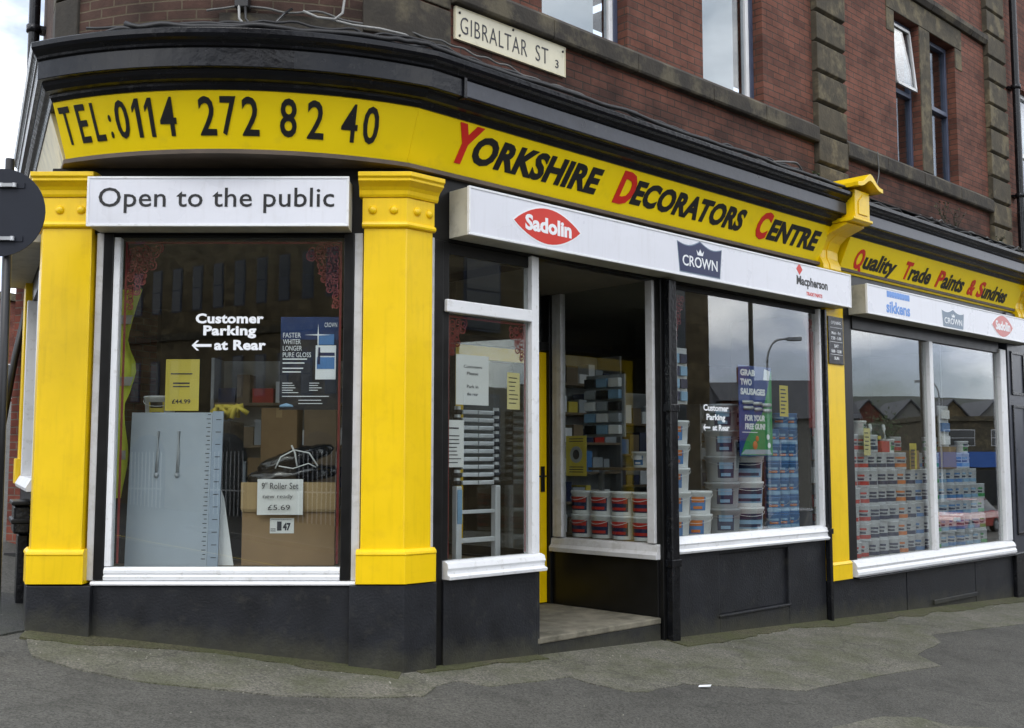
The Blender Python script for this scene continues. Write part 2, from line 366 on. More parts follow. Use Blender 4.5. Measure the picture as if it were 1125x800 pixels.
ORG = {}
def tag(o, label=None, cat=None, group=None, kind=None):
    if label: o['label'] = label
    if cat: o['category'] = cat
    if group: o['group'] = group
    if kind: o['kind'] = kind
    return o
def thing(name, label, cat, loc, group=None):
    o = bpy.data.objects.new(name, None); COL.objects.link(o); o.empty_display_size = .2
    o.location = loc; ORG[o.name] = Vector(loc)
    return tag(o, label, cat, group)
def copy_tree(src, loc=None, rz=None, parent=None):
    c = src.copy(); COL.objects.link(c)
    if parent: c.parent = parent
    for ch in list(src.children): copy_tree(ch, parent=c)
    if loc is not None: c.location = loc
    if rz is not None: c.rotation_euler = (0, 0, rz)
    return c

# ------------------------------------------------------------------ lettering
def text_geo(s, bold=0.0, shear=0.0, space=1.0, extrude=0.0, align='LEFT', line=1.0):
    c = bpy.data.curves.new('t', 'FONT'); c.body = s; c.offset = bold; c.shear = shear; c.space_character = space; c.align_x = align; c.space_line = line
    c.extrude = 0; c.resolution_u = 3; c.fill_mode = 'FRONT'
    o = bpy.data.objects.new('t', c); COL.objects.link(o)
    dg = bpy.context.evaluated_depsgraph_get(); me = bpy.data.meshes.new_from_object(o.evaluated_get(dg))
    V = [v.co.copy() for v in me.vertices]; F = [list(p.vertices) for p in me.polygons]
    bpy.data.objects.remove(o); bpy.data.curves.remove(c); bpy.data.meshes.remove(me)
    return V, F
def add_text(mb, s, x0, x1, z0, z1, mapfn, th=.003, **k):
    """fit the string into the rectangle and give it thickness; mapfn(x, z, out) -> world"""
    V, F = text_geo(s, **k)
    xs = [v.x for v in V]; ys = [v.y for v in V]; ax, bx, ay, by = min(xs), max(xs), min(ys), max(ys)
    pts = [(x0 + (v.x - ax) / (bx - ax) * (x1 - x0), z0 + (v.y - ay) / (by - ay) * (z1 - z0)) for v in V]
    b = len(mb.V); n = len(pts)
    for x, z in pts: mb.V.append(mapfn(x, z, th))
    for x, z in pts: mb.V.append(mapfn(x, z, -.001))
    edges = {}
    for f in F:
        for i in range(len(f)):
            e = (f[i], f[(i + 1) % len(f)]); key = (min(e), max(e)); edges.setdefault(key, []).append(e)
        mb.F.append([b + i for i in f]); mb.UV.append([pts[i] for i in f]); mb.sm.append(False)
    for es in edges.values():
        if len(es) == 1:
            i, j = es[0]; mb.F.append([b + j, b + i, b + n + i, b + n + j]); mb.UV.append([pts[j], pts[i], pts[i], pts[j]]); mb.sm.append(False)
def text(parent, name, s, rect, mapfn, m, th=.003, **k):
    mb = MB(); add_text(mb, s, *rect, mapfn, th, **k)
    return mb.build(name, m, parent, recalc=False)
def flat(fr, y):        # a plane parallel to the frame, y inward of it
    return lambda x, z, o: fr(x, y - o, z)
def poly_on(mb, pts, mapfn, th=.004):
    n = len(pts); b = len(mb.V)
    for x, z in pts: mb.V.append(mapfn(x, z, th))
    for x, z in pts: mb.V.append(mapfn(x, z, -.001))
    fs_ = [tuple(range(n)), tuple(range(n, 2 * n))[::-1]] + [(i, n + i, n + (i + 1) % n, (i + 1) % n) for i in range(n)]
    for f in fs_:
        mb.F.append([b + i for i in f]); mb.UV.append([(0, 0)] * len(f)); mb.sm.append(False)
    return mb

# ------------------------------------------------------------------ ground, footway, road
def grid_sheet(name, x0, x1, y0, y1, nx, ny, m, dz=0):
    V = []; F = []
    for j in range(ny + 1):
        for i in range(nx + 1):
            x = x0 + (x1 - x0) * i / nx; y = y0 + (y1 - y0) * j / ny; V.append((x, y, ground(x, y) + dz))
    for j in range(ny):
        for i in range(nx): a = j * (nx + 1) + i; F.append((a, a + 1, a + nx + 2, a + nx + 1))
    me = bpy.data.meshes.new(name); me.from_pydata(V, [], F); me.materials.append(m)
    for p in me.polygons: p.use_smooth = True
    o = bpy.data.objects.new(name, me); COL.objects.link(o); return tag(o, kind='structure')
def asphalt_mat(name, base, light, moss=0.0, speck=.5):
    m = bpy.data.materials.new(name); m.use_nodes = True; t = m.node_tree; b = t.nodes['Principled BSDF']; N = t.nodes.new; K = t.links.new
    g = N('ShaderNodeNewGeometry')
    n1 = N('ShaderNodeTexNoise'); n1.inputs['Scale'].default_value = .9; n1.inputs['Detail'].default_value = 8; n1.inputs['Roughness'].default_value = .6; K(g.outputs['Position'], n1.inputs['Vector'])
    mr = N('ShaderNodeMapRange'); mr.inputs['From Min'].default_value = .35; mr.inputs['From Max'].default_value = .65; K(n1.outputs[0], mr.inputs[0])
    mx = N('ShaderNodeMixRGB'); mx.inputs[1].default_value = (*base, 1); mx.inputs[2].default_value = (*light, 1); K(mr.outputs[0], mx.inputs[0])
    # stone chips
    vo = N('ShaderNodeTexVoronoi'); vo.inputs['Scale'].default_value = 95; K(g.outputs['Position'], vo.inputs['Vector'])
    bw = N('ShaderNodeSeparateXYZ'); K(vo.outputs['Color'], bw.inputs[0])
    c1 = N('ShaderNodeMapRange'); c1.inputs['From Min'].default_value = .0; c1.inputs['From Max'].default_value = 1; c1.inputs['To Min'].default_value = 1 - speck; c1.inputs['To Max'].default_value = 1 + speck; K(bw.outputs[0], c1.inputs[0])
    m2 = N('ShaderNodeMixRGB'); m2.blend_type = 'MULTIPLY'; m2.inputs[0].default_value = 1; K(mx.outputs[0], m2.inputs[1]); K(c1.outputs[0], m2.inputs[2])
    # pale grit dots and gum
    vg = N('ShaderNodeTexVoronoi'); vg.inputs['Scale'].default_value = 5.5; K(g.outputs['Position'], vg.inputs['Vector'])
    gt = N('ShaderNodeMapRange'); gt.inputs['From Min'].default_value = .035; gt.inputs['From Max'].default_value = .055; gt.inputs['To Min'].default_value = .55; gt.inputs['To Max'].default_value = 0; K(vg.outputs['Distance'], gt.inputs[0])
    m3 = N('ShaderNodeMixRGB'); m3.inputs[2].default_value = (.22, .21, .19, 1); K(gt.outputs[0], m3.inputs[0]); K(m2.outputs[0], m3.inputs[1])
    last = m3.outputs[0]
    # fine dark stains
    n2 = N('ShaderNodeTexNoise'); n2.inputs['Scale'].default_value = 3.2; n2.inputs['Detail'].default_value = 9; n2.inputs['Roughness'].default_value = .7; K(g.outputs['Position'], n2.inputs['Vector'])
    s2 = N('ShaderNodeMapRange'); s2.inputs['From Min'].default_value = .5; s2.inputs['From Max'].default_value = .72; s2.inputs['To Max'].default_value = .6; K(n2.outputs[0], s2.inputs[0])
    m5 = N('ShaderNodeMixRGB'); m5.inputs[2].default_value = (base[0] * .45, base[1] * .45, base[2] * .42, 1); K(s2.outputs[0], m5.inputs[0]); K(last, m5.inputs[1]); last = m5.outputs[0]
    if moss:
        n4 = N('ShaderNodeTexNoise'); n4.inputs['Scale'].default_value = 2.2; n4.inputs['Detail'].default_value = 8; n4.inputs['Roughness'].default_value = .7; K(g.outputs['Position'], n4.inputs['Vector'])
        s4 = N('ShaderNodeMapRange'); s4.inputs['From Min'].default_value = .42; s4.inputs['From Max'].default_value = .66; s4.inputs['To Max'].default_value = moss; K(n4.outputs[0], s4.inputs[0])
        m6 = N('ShaderNodeMixRGB'); m6.inputs[2].default_value = (.060, .068, .022, 1); K(s4.outputs[0], m6.inputs[0]); K(last, m6.inputs[1]); last = m6.outputs[0]
    nw = N('ShaderNodeTexNoise'); nw.inputs['Scale'].default_value = 3; nw.inputs['Detail'].default_value = 5; K(g.outputs['Position'], nw.inputs['Vector'])
    aw = N('ShaderNodeMixRGB'); aw.blend_type = 'ADD'; aw.inputs[0].default_value = .45; K(g.outputs['Position'], aw.inputs[1]); K(nw.outputs['Color'], aw.inputs[2])
    vc = N('ShaderNodeTexVoronoi'); vc.feature = 'DISTANCE_TO_EDGE'; vc.inputs['Scale'].default_value = .55; K(aw.outputs[0], vc.inputs['Vector'])
    ck = N('ShaderNodeMapRange'); ck.inputs['From Min'].default_value = .002; ck.inputs['From Max'].default_value = .009; ck.inputs['To Min'].default_value = .32; ck.inputs['To Max'].default_value = 0; K(vc.outputs['Distance'], ck.inputs[0])
    m8 = N('ShaderNodeMixRGB'); m8.inputs[2].default_value = (.018, .018, .014, 1); K(ck.outputs[0], m8.inputs[0]); K(last, m8.inputs[1]); last = m8.outputs[0]
    K(last, b.inputs['Base Color']); b.inputs['Roughness'].default_value = .82; b.inputs['Specular IOR Level'].default_value = .35
    bp = N('ShaderNodeBump'); bp.inputs['Strength'].default_value = .7; bp.inputs['Distance'].default_value = .006; K(vo.outputs['Distance'], bp.inputs['Height']); K(bp.outputs[0], b.inputs['Normal'])
    return m
tarmac = asphalt_mat('footway_tarmac', (.063, .061, .053), (.086, .083, .072), speck=.45)
tarmac_old = asphalt_mat('old_footway_tarmac', (.108, .104, .084), (.150, .142, .116), moss=.55, speck=.5)
tarmac_dark = asphalt_mat('dark_tarmac', (.028, .029, .030), (.042, .042, .040), moss=.2)
moss_m = asphalt_mat('mossy_dirt', (.060, .058, .032), (.085, .078, .045), moss=.9, speck=.6)
road_m = asphalt_mat('road_asphalt', (.048, .048, .048), (.062, .062, .060))

def clip_poly(poly, ax, lo, keep_ge):
    out_ = []
    for i in range(len(poly)):
        a, b = poly[i], poly[(i + 1) % len(poly)]
        ia = (a[ax] >= lo) == keep_ge; ib = (b[ax] >= lo) == keep_ge
        if ia: out_.append(a)
        if ia != ib:
            t = (lo - a[ax]) / (b[ax] - a[ax]); out_.append((a[0] + (b[0] - a[0]) * t, a[1] + (b[1] - a[1]) * t))
    return out_
def ground_patch(name, pts, m, dz, step=.5, rough=.010, seed=1):
    """a thin laid sheet following the ground; wobbly outline"""
    rnd = random.Random(seed); P = []
    for i in range(len(pts)):
        a = Vector(pts[i]); b = Vector(pts[(i + 1) % len(pts)]); k = max(1, int((b - a).length / .12))
        for j in range(k):
            q = a.lerp(b, j / k); w = rough * (1 if 0 < j else .3)
            P.append((q.x + rnd.uniform(-w, w), q.y + rnd.uniform(-w, w)))
    bm = bmesh.new(); vs = [bm.verts.new((x, y, 0)) for x, y in P]; bm.faces.new(vs)
    bmesh.ops.triangulate(bm, faces=bm.faces)
    xs = [p[0] for p in P]; ys = [p[1] for p in P]
    for ax, lo, hi in ((0, min(xs), max(xs)), (1, min(ys), max(ys))):
        c = lo + step
        while c < hi:
            co = (c, 0, 0) if ax == 0 else (0, c, 0); no = (1, 0, 0) if ax == 0 else (0, 1, 0)
            bmesh.ops.bisect_plane(bm, geom=bm.verts[:] + bm.edges[:] + bm.faces[:], plane_co=co, plane_no=no); c += step
    for v in bm.verts: v.co.z = ground(v.co.x, v.co.y) + dz
    ex = bmesh.ops.extrude_face_region(bm, geom=bm.faces[:])
    for v in ex['geom']:
        if isinstance(v, bmesh.types.BMVert): v.co.z -= .03
    bmesh.ops.recalc_face_normals(bm, faces=bm.faces)
    me = bpy.data.meshes.new(name); bm.to_mesh(me); bm.free(); me.materials.append(m)
    o = bpy.data.objects.new(name, me); COL.objects.link(o); return tag(o, kind='structure')

gd = grid_sheet('ground', -70, 150, -70, 110, 220, 180, tarmac)
# fine sheet of footway in front of the shop, then far land
far_land = MB(); far_land.plan([(-900, -900), (900, -900), (900, 900), (-900, 900)], -4.4, -4.0); o = far_land.build('land', hill_m); tag(o, kind='structure')
ground_patch('footway_strip_at_corner', [(-3.56, 8.05), (-3.23, 7.43), (-2.81, 7.23), (-2.42, 7.14), (-2.01, 7.14), (-1.54, 7.16), (-.98, 7.33), (-.6, 7.52), (-.54, 7.78), (-.62, 8.10), (-.95, 8.2)], tarmac_old, .010, seed=3)
ground_patch('footway_strip_by_entrance', [(-.75, 8.2), (-.55, 7.80), (-.41, 8.01), (-.15, 7.97), (.08, 8.17), (.44, 8.50), (.6, 8.37), (.86, 8.25), (1.02, 8.31), (1.34, 8.68), (1.82, 8.78), (2.36, 8.89), (3.16, 9.67), (4.06, 10.46), (3.86, 10.69), (4.55, 11.69), (4.4, 11.92), (6.29, 13.54), (8.5, 16.6), (8.3, 17.0)], tarmac_old, .006, seed=5)
ground_patch('footway_patch_in_front', [(2.2, 7.6), (2.28, 7.9), (2.79, 8.34), (3.09, 8.43), (3.27, 8.27), (3.9, 8.4), (3.4, 7.2)], tarmac_old, .006, seed=8)
ground_patch('dark_repair_round_corner', [(-3.64, 7.86), (-3.52, 8.1), (-4.0, 9.15), (-4.9, 9.2), (-4.8, 8.0)], tarmac_dark, .014, seed=9)
# mossy dirt gathered at the foot of the walls
def moss_strip(name, a, b, w, seed):
    a = Vector(a[:2]); b = Vector(b[:2]); d = (b - a).normalized(); n = Vector((d.y, -d.x)); rnd = random.Random(seed)
    k = int((b - a).length / .5); outer = [a.lerp(b, i / k) + n * (w * rnd.uniform(.45, 1.1)) for i in range(k + 1)]
    ground_patch(name, [tuple(a - n * .05), *[tuple(p) for p in outer], tuple(b - n * .05)], moss_m, .016, rough=.03, seed=seed)
moss_strip('moss_at_corner_wall', P1, P0, .26, 2)
moss_strip('moss_at_shop_wall', FB(.1, 0, 0), FB(1.4, 0, 0), .22, 4)
moss_strip('moss_at_long_wall', FB(3.1, 0, 0), FB(11.9, 0, 0), .30, 6)
# kerb and carriageway behind the camera
road = MB()
def strip(name, fr, s0, s1, o0, o1, z0, z1, m, n=60):
    V = []; F = []
    for i in range(n + 1):
        s_ = s0 + (s1 - s0) * i / n
        for o_ in (o0, o1):
            p = fr(s_, -o_, 0); g_ = ground(p.x, p.y); V += [(p.x, p.y, g_ + z0), (p.x, p.y, g_ + z1)]
    for i in range(n):
        a = i * 4; b = a + 4; F += [(a, b, b + 1, a + 1), (a + 2, a + 3, b + 3, b + 2), (a + 1, b + 1, b + 3, a + 3), (a, a + 2, b + 2, b)]
    F += [(0, 1, 3, 2), (n * 4, n * 4 + 2, n * 4 + 3, n * 4 + 1)]
    me = bpy.data.meshes.new(name); me.from_pydata(V, [], F); me.materials.append(m); o = bpy.data.objects.new(name, me); COL.objects.link(o); return tag(o, kind='structure')
kerb_m = mat('kerb_stone', (.18, .175, .16), .85, .25, 5, .3, 30)
line_m = mat('yellow_line_paint', (.60, .44, .05), .6, .15, 8)
strip('kerb', FB, -20, 60, 4.75, 4.88, -.1, .015, kerb_m, 120)
strip('far_kerb', FB, -20, 60, 9.4, 9.53, -.1, .12, kerb_m, 120)
strip('road', FB, -20, 60, 4.88, 9.4, -.2, .006, road_m, 120)
strip('road_edge_line', FB, -20, 60, 5.1, 5.2, 0, .011, line_m, 120)

# ------------------------------------------------------------------ the corner shop building
BLD = thing('brick_building', 'sooty red brick corner building with yellow and black shopfront facing the junction', 'building', (P0.x, P0.y, -.3))
S_END = 11.95                                  # party line with the neighbouring building
ch = 2.69; sag = .36; Rr = (ch * ch / 4 + sag * sag) / (2 * sag)
cx_, cy_ = (P0.x + P1.x) / 2, P0.y - sag + Rr
a_half = math.asin(ch / 2 / Rr)
ARC = [(cx_ + Rr * math.sin(t), cy_ - Rr * math.cos(t)) for t in [-a_half + 2 * a_half * i / 24 for i in range(25)]]
CLEN = 2.95
CEND = P1 + CD * CLEN
def bend(x, o=0.0, zz=0.0):
    """x: distance along the bow measured from P0 (negative to the left), o outwards"""
    t = a_half + x / Rr
    return Vector((cx_ + (Rr + o) * math.sin(t), cy_ - (Rr + o) * math.cos(t), zz))
def oC(o): return -.08 + (o - .02) * .667 if o <= .2 else .04 + (o - .2) * .63
NCO = Vector((-CD.y, CD.x, 0)) * 1.0                     # outward normal of the side street front
NCO = Vector((-.89407, -.44792, 0))
def corner_sweep(poly, x_end, x_start_c=2.97, arc_only=False, b_only=False, nb=4):
    """closed profile (out, z) run down the side street, round the bow and along the long front"""
    cols = []
    for o, z in poly:
        r = Rr + o; base = P1 + NCO * oC(o)
        # where the side street line meets the circle of radius r
        dx, dy = base.x - cx_, base.y - cy_; b_ = dx * -CD.x + dy * -CD.y; c_ = dx * dx + dy * dy - r * r; disc = max(0.0, b_ * b_ - c_); t_ = -b_ + (math.sqrt(disc) if abs(-b_ + math.sqrt(disc)) < abs(-b_ - math.sqrt(disc)) else -math.sqrt(disc))
        q = base - CD * t_; a0 = math.atan2(q.x - cx_, -(q.y - cy_))
        col = [] 
        if not arc_only: col += [(*(base + CD * x_start_c)[:2], z), (*(base + CD * 1.5)[:2], z)]
        n = 24
        # mitre with the long front
        nm = (Vector((math.sin(a_half), -math.cos(a_half))) + Vector((BD.y, -BD.x))).normalized(); kk = 1 / nm.dot(Vector((BD.y, -BD.x)))
        e = Vector((P0.x, P0.y)) + nm * (o * kk)
        for i in range(n): a = a0 + (a_half - a0) * i / n; col.append((cx_ + r * math.sin(a), cy_ - r * math.cos(a), z))
        col.append((e.x, e.y, z))
        if not arc_only:
            for i in range(1, nb + 1): p = FB(x_end * i / nb, -o, z); col.append(tuple(p))
        cols.append(col)
    L_ = len(cols[0]); m = len(poly); k = MB(); V = []; uv = []
    for i in range(L_):
        for j in range(m): V.append(cols[j][i]); uv.append((i * .15, cols[j][i][2]))
    F = [(i * m + j, i * m + (j + 1) % m, (i + 1) * m + (j + 1) % m, (i + 1) * m + j) for i in range(L_ - 1) for j in range(m)]
    F += [tuple(range(m))[::-1], tuple(range((L_ - 1) * m, L_ * m))]
    k.add(V, F, uvs=uv); return k
BPT = [tuple(FB(s_, 0, 0)[:2]) for s_ in (2, 4, 6.0)]
U0 = -2.56                                     # the signboard and cornice turn the corner a little inside the pilaster
t_0 = math.asin((P0.x + U0 - cx_) / Rr)
ARC2 = [(cx_ + Rr * math.sin(t), cy_ - Rr * math.cos(t)) for t in [t_0 + (a_half - t_0) * i / 24 for i in range(25)]]
PQ2 = Vector((ARC2[0][0], ARC2[0][1], 0))
FC2 = Frame(PQ2, -CD)
PATH_ALL = [tuple((PQ2 + CD * 13)[:2]), tuple((PQ2 + CD * 6)[:2])] + ARC2 + [tuple(FB(s_, 0, 0)[:2]) for s_ in (3, 6, 9, S_END)]

# plinth (stall riser) of the canted corner and of each window
m_ = MB(FA); m_.box(-2.30, -.36, -.02, .35, -.6, .62); m_.build('stall_riser', render_black, BLD, .006)
m_ = MB(); m_.sweep([tuple(FC(-.30, 0, 0)[:2]), tuple(P1[:2]), tuple(FA(-2.27, 0, 0)[:2])], [(.075, -.6), (.075, .628), (-.25, .628), (-.25, -.6)]); m_.build('pilaster_plinth', render_black, BLD, .008)
m_ = MB(); m_.sweep([tuple(FA(-.375, 0, 0)[:2]), tuple(P0[:2]), tuple(FB(.285, 0, 0)[:2])], [(.070, -.6), (.070, .632), (-.25, .632), (-.25, -.6)]); m_.build('pilaster_plinth', render_black, BLD, .008)
m_ = MB(FB); m_.box(.385, 1.385, -.03, .28, -.6, .632); m_.box(1.385, 1.43, -.028, .28, -.6, .632)
m_.build('stall_riser', render_black, BLD, .006)
# riser under the tub window with a sunk panel
m_ = MB(FB)
m_.box(3.28, 3.97, -.02, .3, -.7, .655); m_.box(5.23, 6.0, -.02, .3, -.7, .655); m_.box(3.97, 5.23, -.02, .3, -.7, .02); m_.box(3.97, 5.23, -.02, .3, .615, .655); m_.box(3.97, 5.23, .012, .3, .02, .615)
m_.box(3.95, 5.25, -.035, .012, -.005, .022)
m_.build('stall_riser', render_black, BLD, .008)
m_ = MB(FB)
m_.box(6.04, 7.9, -.02, .3, -.8, .19); m_.box(7.915, 9.9, -.022, .3, -.8, .19); m_.box(9.915, 11.2, -.02, .3, -.8, .19)
m_.box(8.6, 9.9, -.05, -.02, -.30, -.24)
m_.build('stall_riser', render_black, BLD, .008)
m_ = MB(FC); m_.box(-CLEN, -.30, -.02, .3, -.6, 1.30); m_.build('stall_riser', render_black, BLD, .006)

# front step and recess floor
m_ = MB(FB); m_.box(1.43, 3.045, -.012, 2.6, -.7, .030); m_.build('step_riser', render_black, BLD, .008)
m_ = MB(FB); m_.plan([(1.40, -.03), (3.045, -.02), (3.045, 2.6), (1.40, 2.6)], .032, .088); m_.build('door_step', concrete, BLD, .012)

# pilasters
def pilaster(path_in, cap_w, ztop=3.70, z0=.64):
    P = lambda pts: [tuple(p[:2]) for p in pts]
    s_ = MB(); s_.sweep(P(path_in(0)), [(.055, z0 + .24), (.055, 3.292), (-.12, 3.292), (-.12, z0 + .24)]); shaft = s_.build('pilaster', yellow, BLD, .006)
    b_ = MB(); b_.sweep(P(path_in(.028)), [(.085, z0), (.085, z0 + .205), (.092, z0 + .215), (.088, z0 + .232), (.068, z0 + .252), (-.12, z0 + .252), (-.12, z0)]); b_.build('base', yellow, shaft, .003)
    n_ = MB(); n_.sweep(P(path_in(.012)), [(.066, 3.292), (.080, 3.300), (.084, 3.315), (.078, 3.33), (.060, 3.338), (.060, 3.525), (-.12, 3.525), (-.12, 3.292)]); n_.build('neck', yellow, shaft, .002)
    c_ = MB(); c_.sweep(P(path_in(.035)), [(.070, 3.527), (.080, 3.545), (.084, 3.575), (.10, 3.60), (.13, 3.625), (.145, 3.635), (.145, 3.655), (.160, 3.668), (.160, ztop), (.10, ztop + .012), (-.12, ztop + .012), (-.12, 3.527)]); c_.build('capital', yellow, shaft, .003)
    return shaft
pl1 = pilaster(lambda e: [FC(-.22 - e, 0, 0), P1, FA(-2.352 + e, 0, 0)], 0)
pl2 = pilaster(lambda e: [FA(-.30 - e, 0, 0), P0, FB(.235 + e, 0, 0)], 0)
def stud(fr, x, z, par):
    k = MB(); k.lathe([(.034, 0), (.032, .010), (.022, .019), (.010, .023), (.0005, .024)], seg=14)
    # turn the dome so that it points to the street
    k.V = [fr(x + v.x, -.060 - v.z, z + v.y) for v in k.V]
    k.build('stud', yellow, par)
for x in (-2.60, -2.44): stud(FA, x, 3.43, pl1)
stud(FC, -.10, 3.43, pl1)
for x in (-.235, -.075): stud(FA, x, 3.43, pl2)
for x in (.075, .195): stud(FB, x, 3.43, pl2)
# far side-street pilaster
m_ = MB(FC); m_.box(-2.85, -2.5, -.06, .1, 1.55, 3.25); sp = m_.build('pilaster', yellow, BLD, .006)
m_ = MB(FC); m_.box(-2.88, -2.47, -.09, .1, 1.32, 1.56); m_.build('base', yellow, sp, .006)
# slim pilaster between the windows
m_ = MB(FB); m_.box(6.065, 6.455, -.060, .1, .40, 3.70); sl = m_.build('pilaster', yellow, BLD, .006)
m_ = MB(FB); m_.prof([(.085, .195), (.085, .36), (.09, .37), (.065, .40), (-.05, .40), (-.05, .195)], 6.045, 6.475); m_.build('base', yellow, sl, .003)
m_ = MB(FB); m_.box(6.075, 6.445, -.061, -.045, 3.0, 3.2)
# grey pilaster at the far end
m_ = MB(FB); m_.box(11.24, 11.93, -.045, .2, -.8, 3.72); ep = m_.build('pilaster', grey_band, BLD, .006)
m_ = MB(FB)
for z0, z1 in ((.45, 2.35), (2.5, 3.15)):
    for a, b, c, d in ((11.34, 11.83, z0, z0 + .04), (11.34, 11.83, z1 - .04, z1), (11.34, 11.38, z0, z1), (11.79, 11.83, z0, z1)): m_.box(a, b, -.062, -.046, c, d)
m_.build('panel_moulding', black_gloss, ep, .003)
m_ = MB(FB); m_.box(11.20, 11.97, -.075, .0, -.8, .20); m_.build('base', black_gloss, ep, .01)

# wall board behind the light boxes and soffit of the signboard
m_ = MB(); m_.sweep([tuple(FC(-CLEN, 0, 0)[:2]), tuple(P1[:2]), tuple(P0[:2]), tuple(FB(S_END, 0, 0)[:2])], [(.0, 3.26), (.0, 3.765), (-.12, 3.765), (-.12, 3.26)]); m_.build('header_board', frame_black, BLD)
corner_sweep([(.05, 3.768), (.05, 3.800), (-.40, 3.800), (-.40, 3.768)], S_END).build('sign_soffit', soffit_m, BLD)
# cornice
CORN = [(.20, 4.19), (.225, 4.215), (.23, 4.235), (.28, 4.245), (.315, 4.27), (.325, 4.295), (.375, 4.30), (.375, 4.435), (.395, 4.442), (.40, 4.46), (.42, 4.475), (.445, 4.488), (.46, 4.51), (.462, 4.545), (.42, 4.565), (.10, 4.62), (-.25, 4.64), (-.25, 4.19)]
corner_sweep(CORN, 6.02).build('cornice', cornice_m, BLD, .004)
CORN2 = [(o, z - .05) for o, z in CORN]
m_ = MB(); m_.sweep([tuple(FB(6.02, 0, 0)[:2]), tuple(FB(9, 0, 0)[:2]), tuple(FB(11.6, 0, 0)[:2])], CORN2); m_.build('cornice', cornice_m, BLD, .004)
m_ = MB(); m_.sweep([tuple(FB(.28, 0, 0)[:2]), tuple(FB(6.02, 0, 0)[:2])], [(.370, 4.306), (.380, 4.309), (.380, 4.428), (.370, 4.431)]); m_.build('cornice_sky_sheen', grey_band, BLD)  # black cornice face coloured paler, painting in the sky light it catches
m_ = MB(); m_.sweep([tuple(FB(6.37, 0, 0)[:2]), tuple(FB(11.6, 0, 0)[:2])], [(.370, 4.256), (.380, 4.259), (.380, 4.378), (.370, 4.381)]); m_.build('cornice_sky_sheen', grey_band, BLD)  # same sky sheen put into the colour of the far cornice face
m_ = MB(); m_.box(.255, .285, -.395, -.3, 4.285, 4.45, fr=FB); m_.build('cornice_joint_cap', black_gloss, BLD, .004)
corner_sweep([(.40, 4.568), (.405, 4.575), (.06, 4.665), (.015, 4.74), (.005, 4.74), (.005, 4.62), (.10, 4.61)], S_END).build('flashing', lead, BLD)

# consoles
def console(s0, s1, dz=0):
    m = MB(FB); P = [(0, 3.705), (.075, 3.705), (.10, 3.73), (.095, 3.78), (.06, 3.86), (.06, 3.95), (.10, 4.04), (.18, 4.11), (.30, 4.155), (.40, 4.19), (.40, 4.215), (0, 4.215)]
    m.prof([(o, z + dz) for o, z in P], s0, s1); c = m.build('console_bracket', yellow, BLD, .006)
    m = MB(FB); m.prof([(o + .012 if o > .05 else o, z + dz) for o, z in P[1:-2]] + [(.05, 4.19 + dz), (.05, 3.70 + dz)], s0 + .13, s1 - .13); m.build('fluting', yellow, c, .004)
    m = MB(FB); m.prof([(0, 4.217 + dz), (.46, 4.217 + dz), (.50, 4.235 + dz), (.50, 4.262 + dz), (0, 4.262 + dz)], s0 - .02, s1 + .02); m.build('block_foot', yellow, c, .004)
    m = MB(FB); m.box(s0 + .03, s1 - .03, -.49, 0, 4.264 + dz, 4.575 + dz); bl = m.build('head_block', yellow, c, .006)
    mid = (s0 + s1) / 2; m = MB(FB); a = .10
    m.face_poly([(mid - a, 4.30 + dz), (mid + a, 4.30 + dz), (mid + a, 4.45 + dz), (mid, 4.53 + dz), (mid - a, 4.45 + dz)], -.502, -.49); m.build('raised_panel', yellow, bl, .004)
    m = MB(FB); n = 12; up = []; lo = []
    for i in range(n + 1):
        t = i / n; x = s0 - .09 + (s1 - s0 + .18) * t; h = .13 * math.exp(-((t - .5) / .23) ** 2)
        up.append((x, 4.625 + h + dz)); lo.append((x, 4.577 + h * (.75 if .15 < t < .85 else 1) + dz))
    pts = up + lo[::-1]; m.face_poly(pts, -.60, .02); m.build('hood', yellow, c, .004)
console(5.98, 6.37); console(11.58, 11.96, -.05)
m_ = MB(FB); m_.box(5.99, 6.02, -.5, -.42, 4.5, 4.52)

# ---- windows of the shopfront --------------------------------------------------------
def frame_part(name, boxes, m, par, fr, bevel=.004):
    if name in ('frame', 'cover_strip', 'door_frame', 'reveal_strip') and len(boxes) > 1:
        for b in boxes[1:]: frame_part(name, [b], m, par, fr, bevel)
        boxes = boxes[:1]
    k = MB(fr)
    for b in boxes: k.box(*b)
    return k.build(name, m, par, bevel)
def pane(par, fr, x0, x1, z0, z1, y, m=glass, name='pane'):
    k = MB(fr); k.box(x0, x1, y, y + .006, z0, z1); return k.build(name, m, par)
# corner window
wA = frame_part('shop_window', [(-2.205, -.375, .02, .09, 3.232, 3.26), (-2.275, -2.200, -.02, .06, .665, 3.26), (-.452, -.377, -.02, .06, .665, 3.26)], frame_black, BLD, FA)
frame_part('frame', [(-2.198, -2.150, -.012, .06, .762, 3.23)], white, wA, FA)
k = MB(FA); k.prof([(-.06, .662), (.025, .662), (.030, .69), (.012, .70), (.022, .715), (.022, .735), (.005, .757), (-.06, .757)], -2.198, -.454); k.build('bottom_rail', white, wA, .002)
k = MB(FA); k.prof([(-.05, .628), (.045, .628), (.048, .640), (.04, .656), (-.05, .659)], -2.285, -.335); k.build('sill', white, wA, .002)
pane(wA, FA, -2.150, -.455, .757, 3.231, .02)
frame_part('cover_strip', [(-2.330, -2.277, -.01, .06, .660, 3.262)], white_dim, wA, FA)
frame_part('cover_strip', [(-.375, -.312, -.01, .06, .660, 3.262)], white_dim, wA, FA)
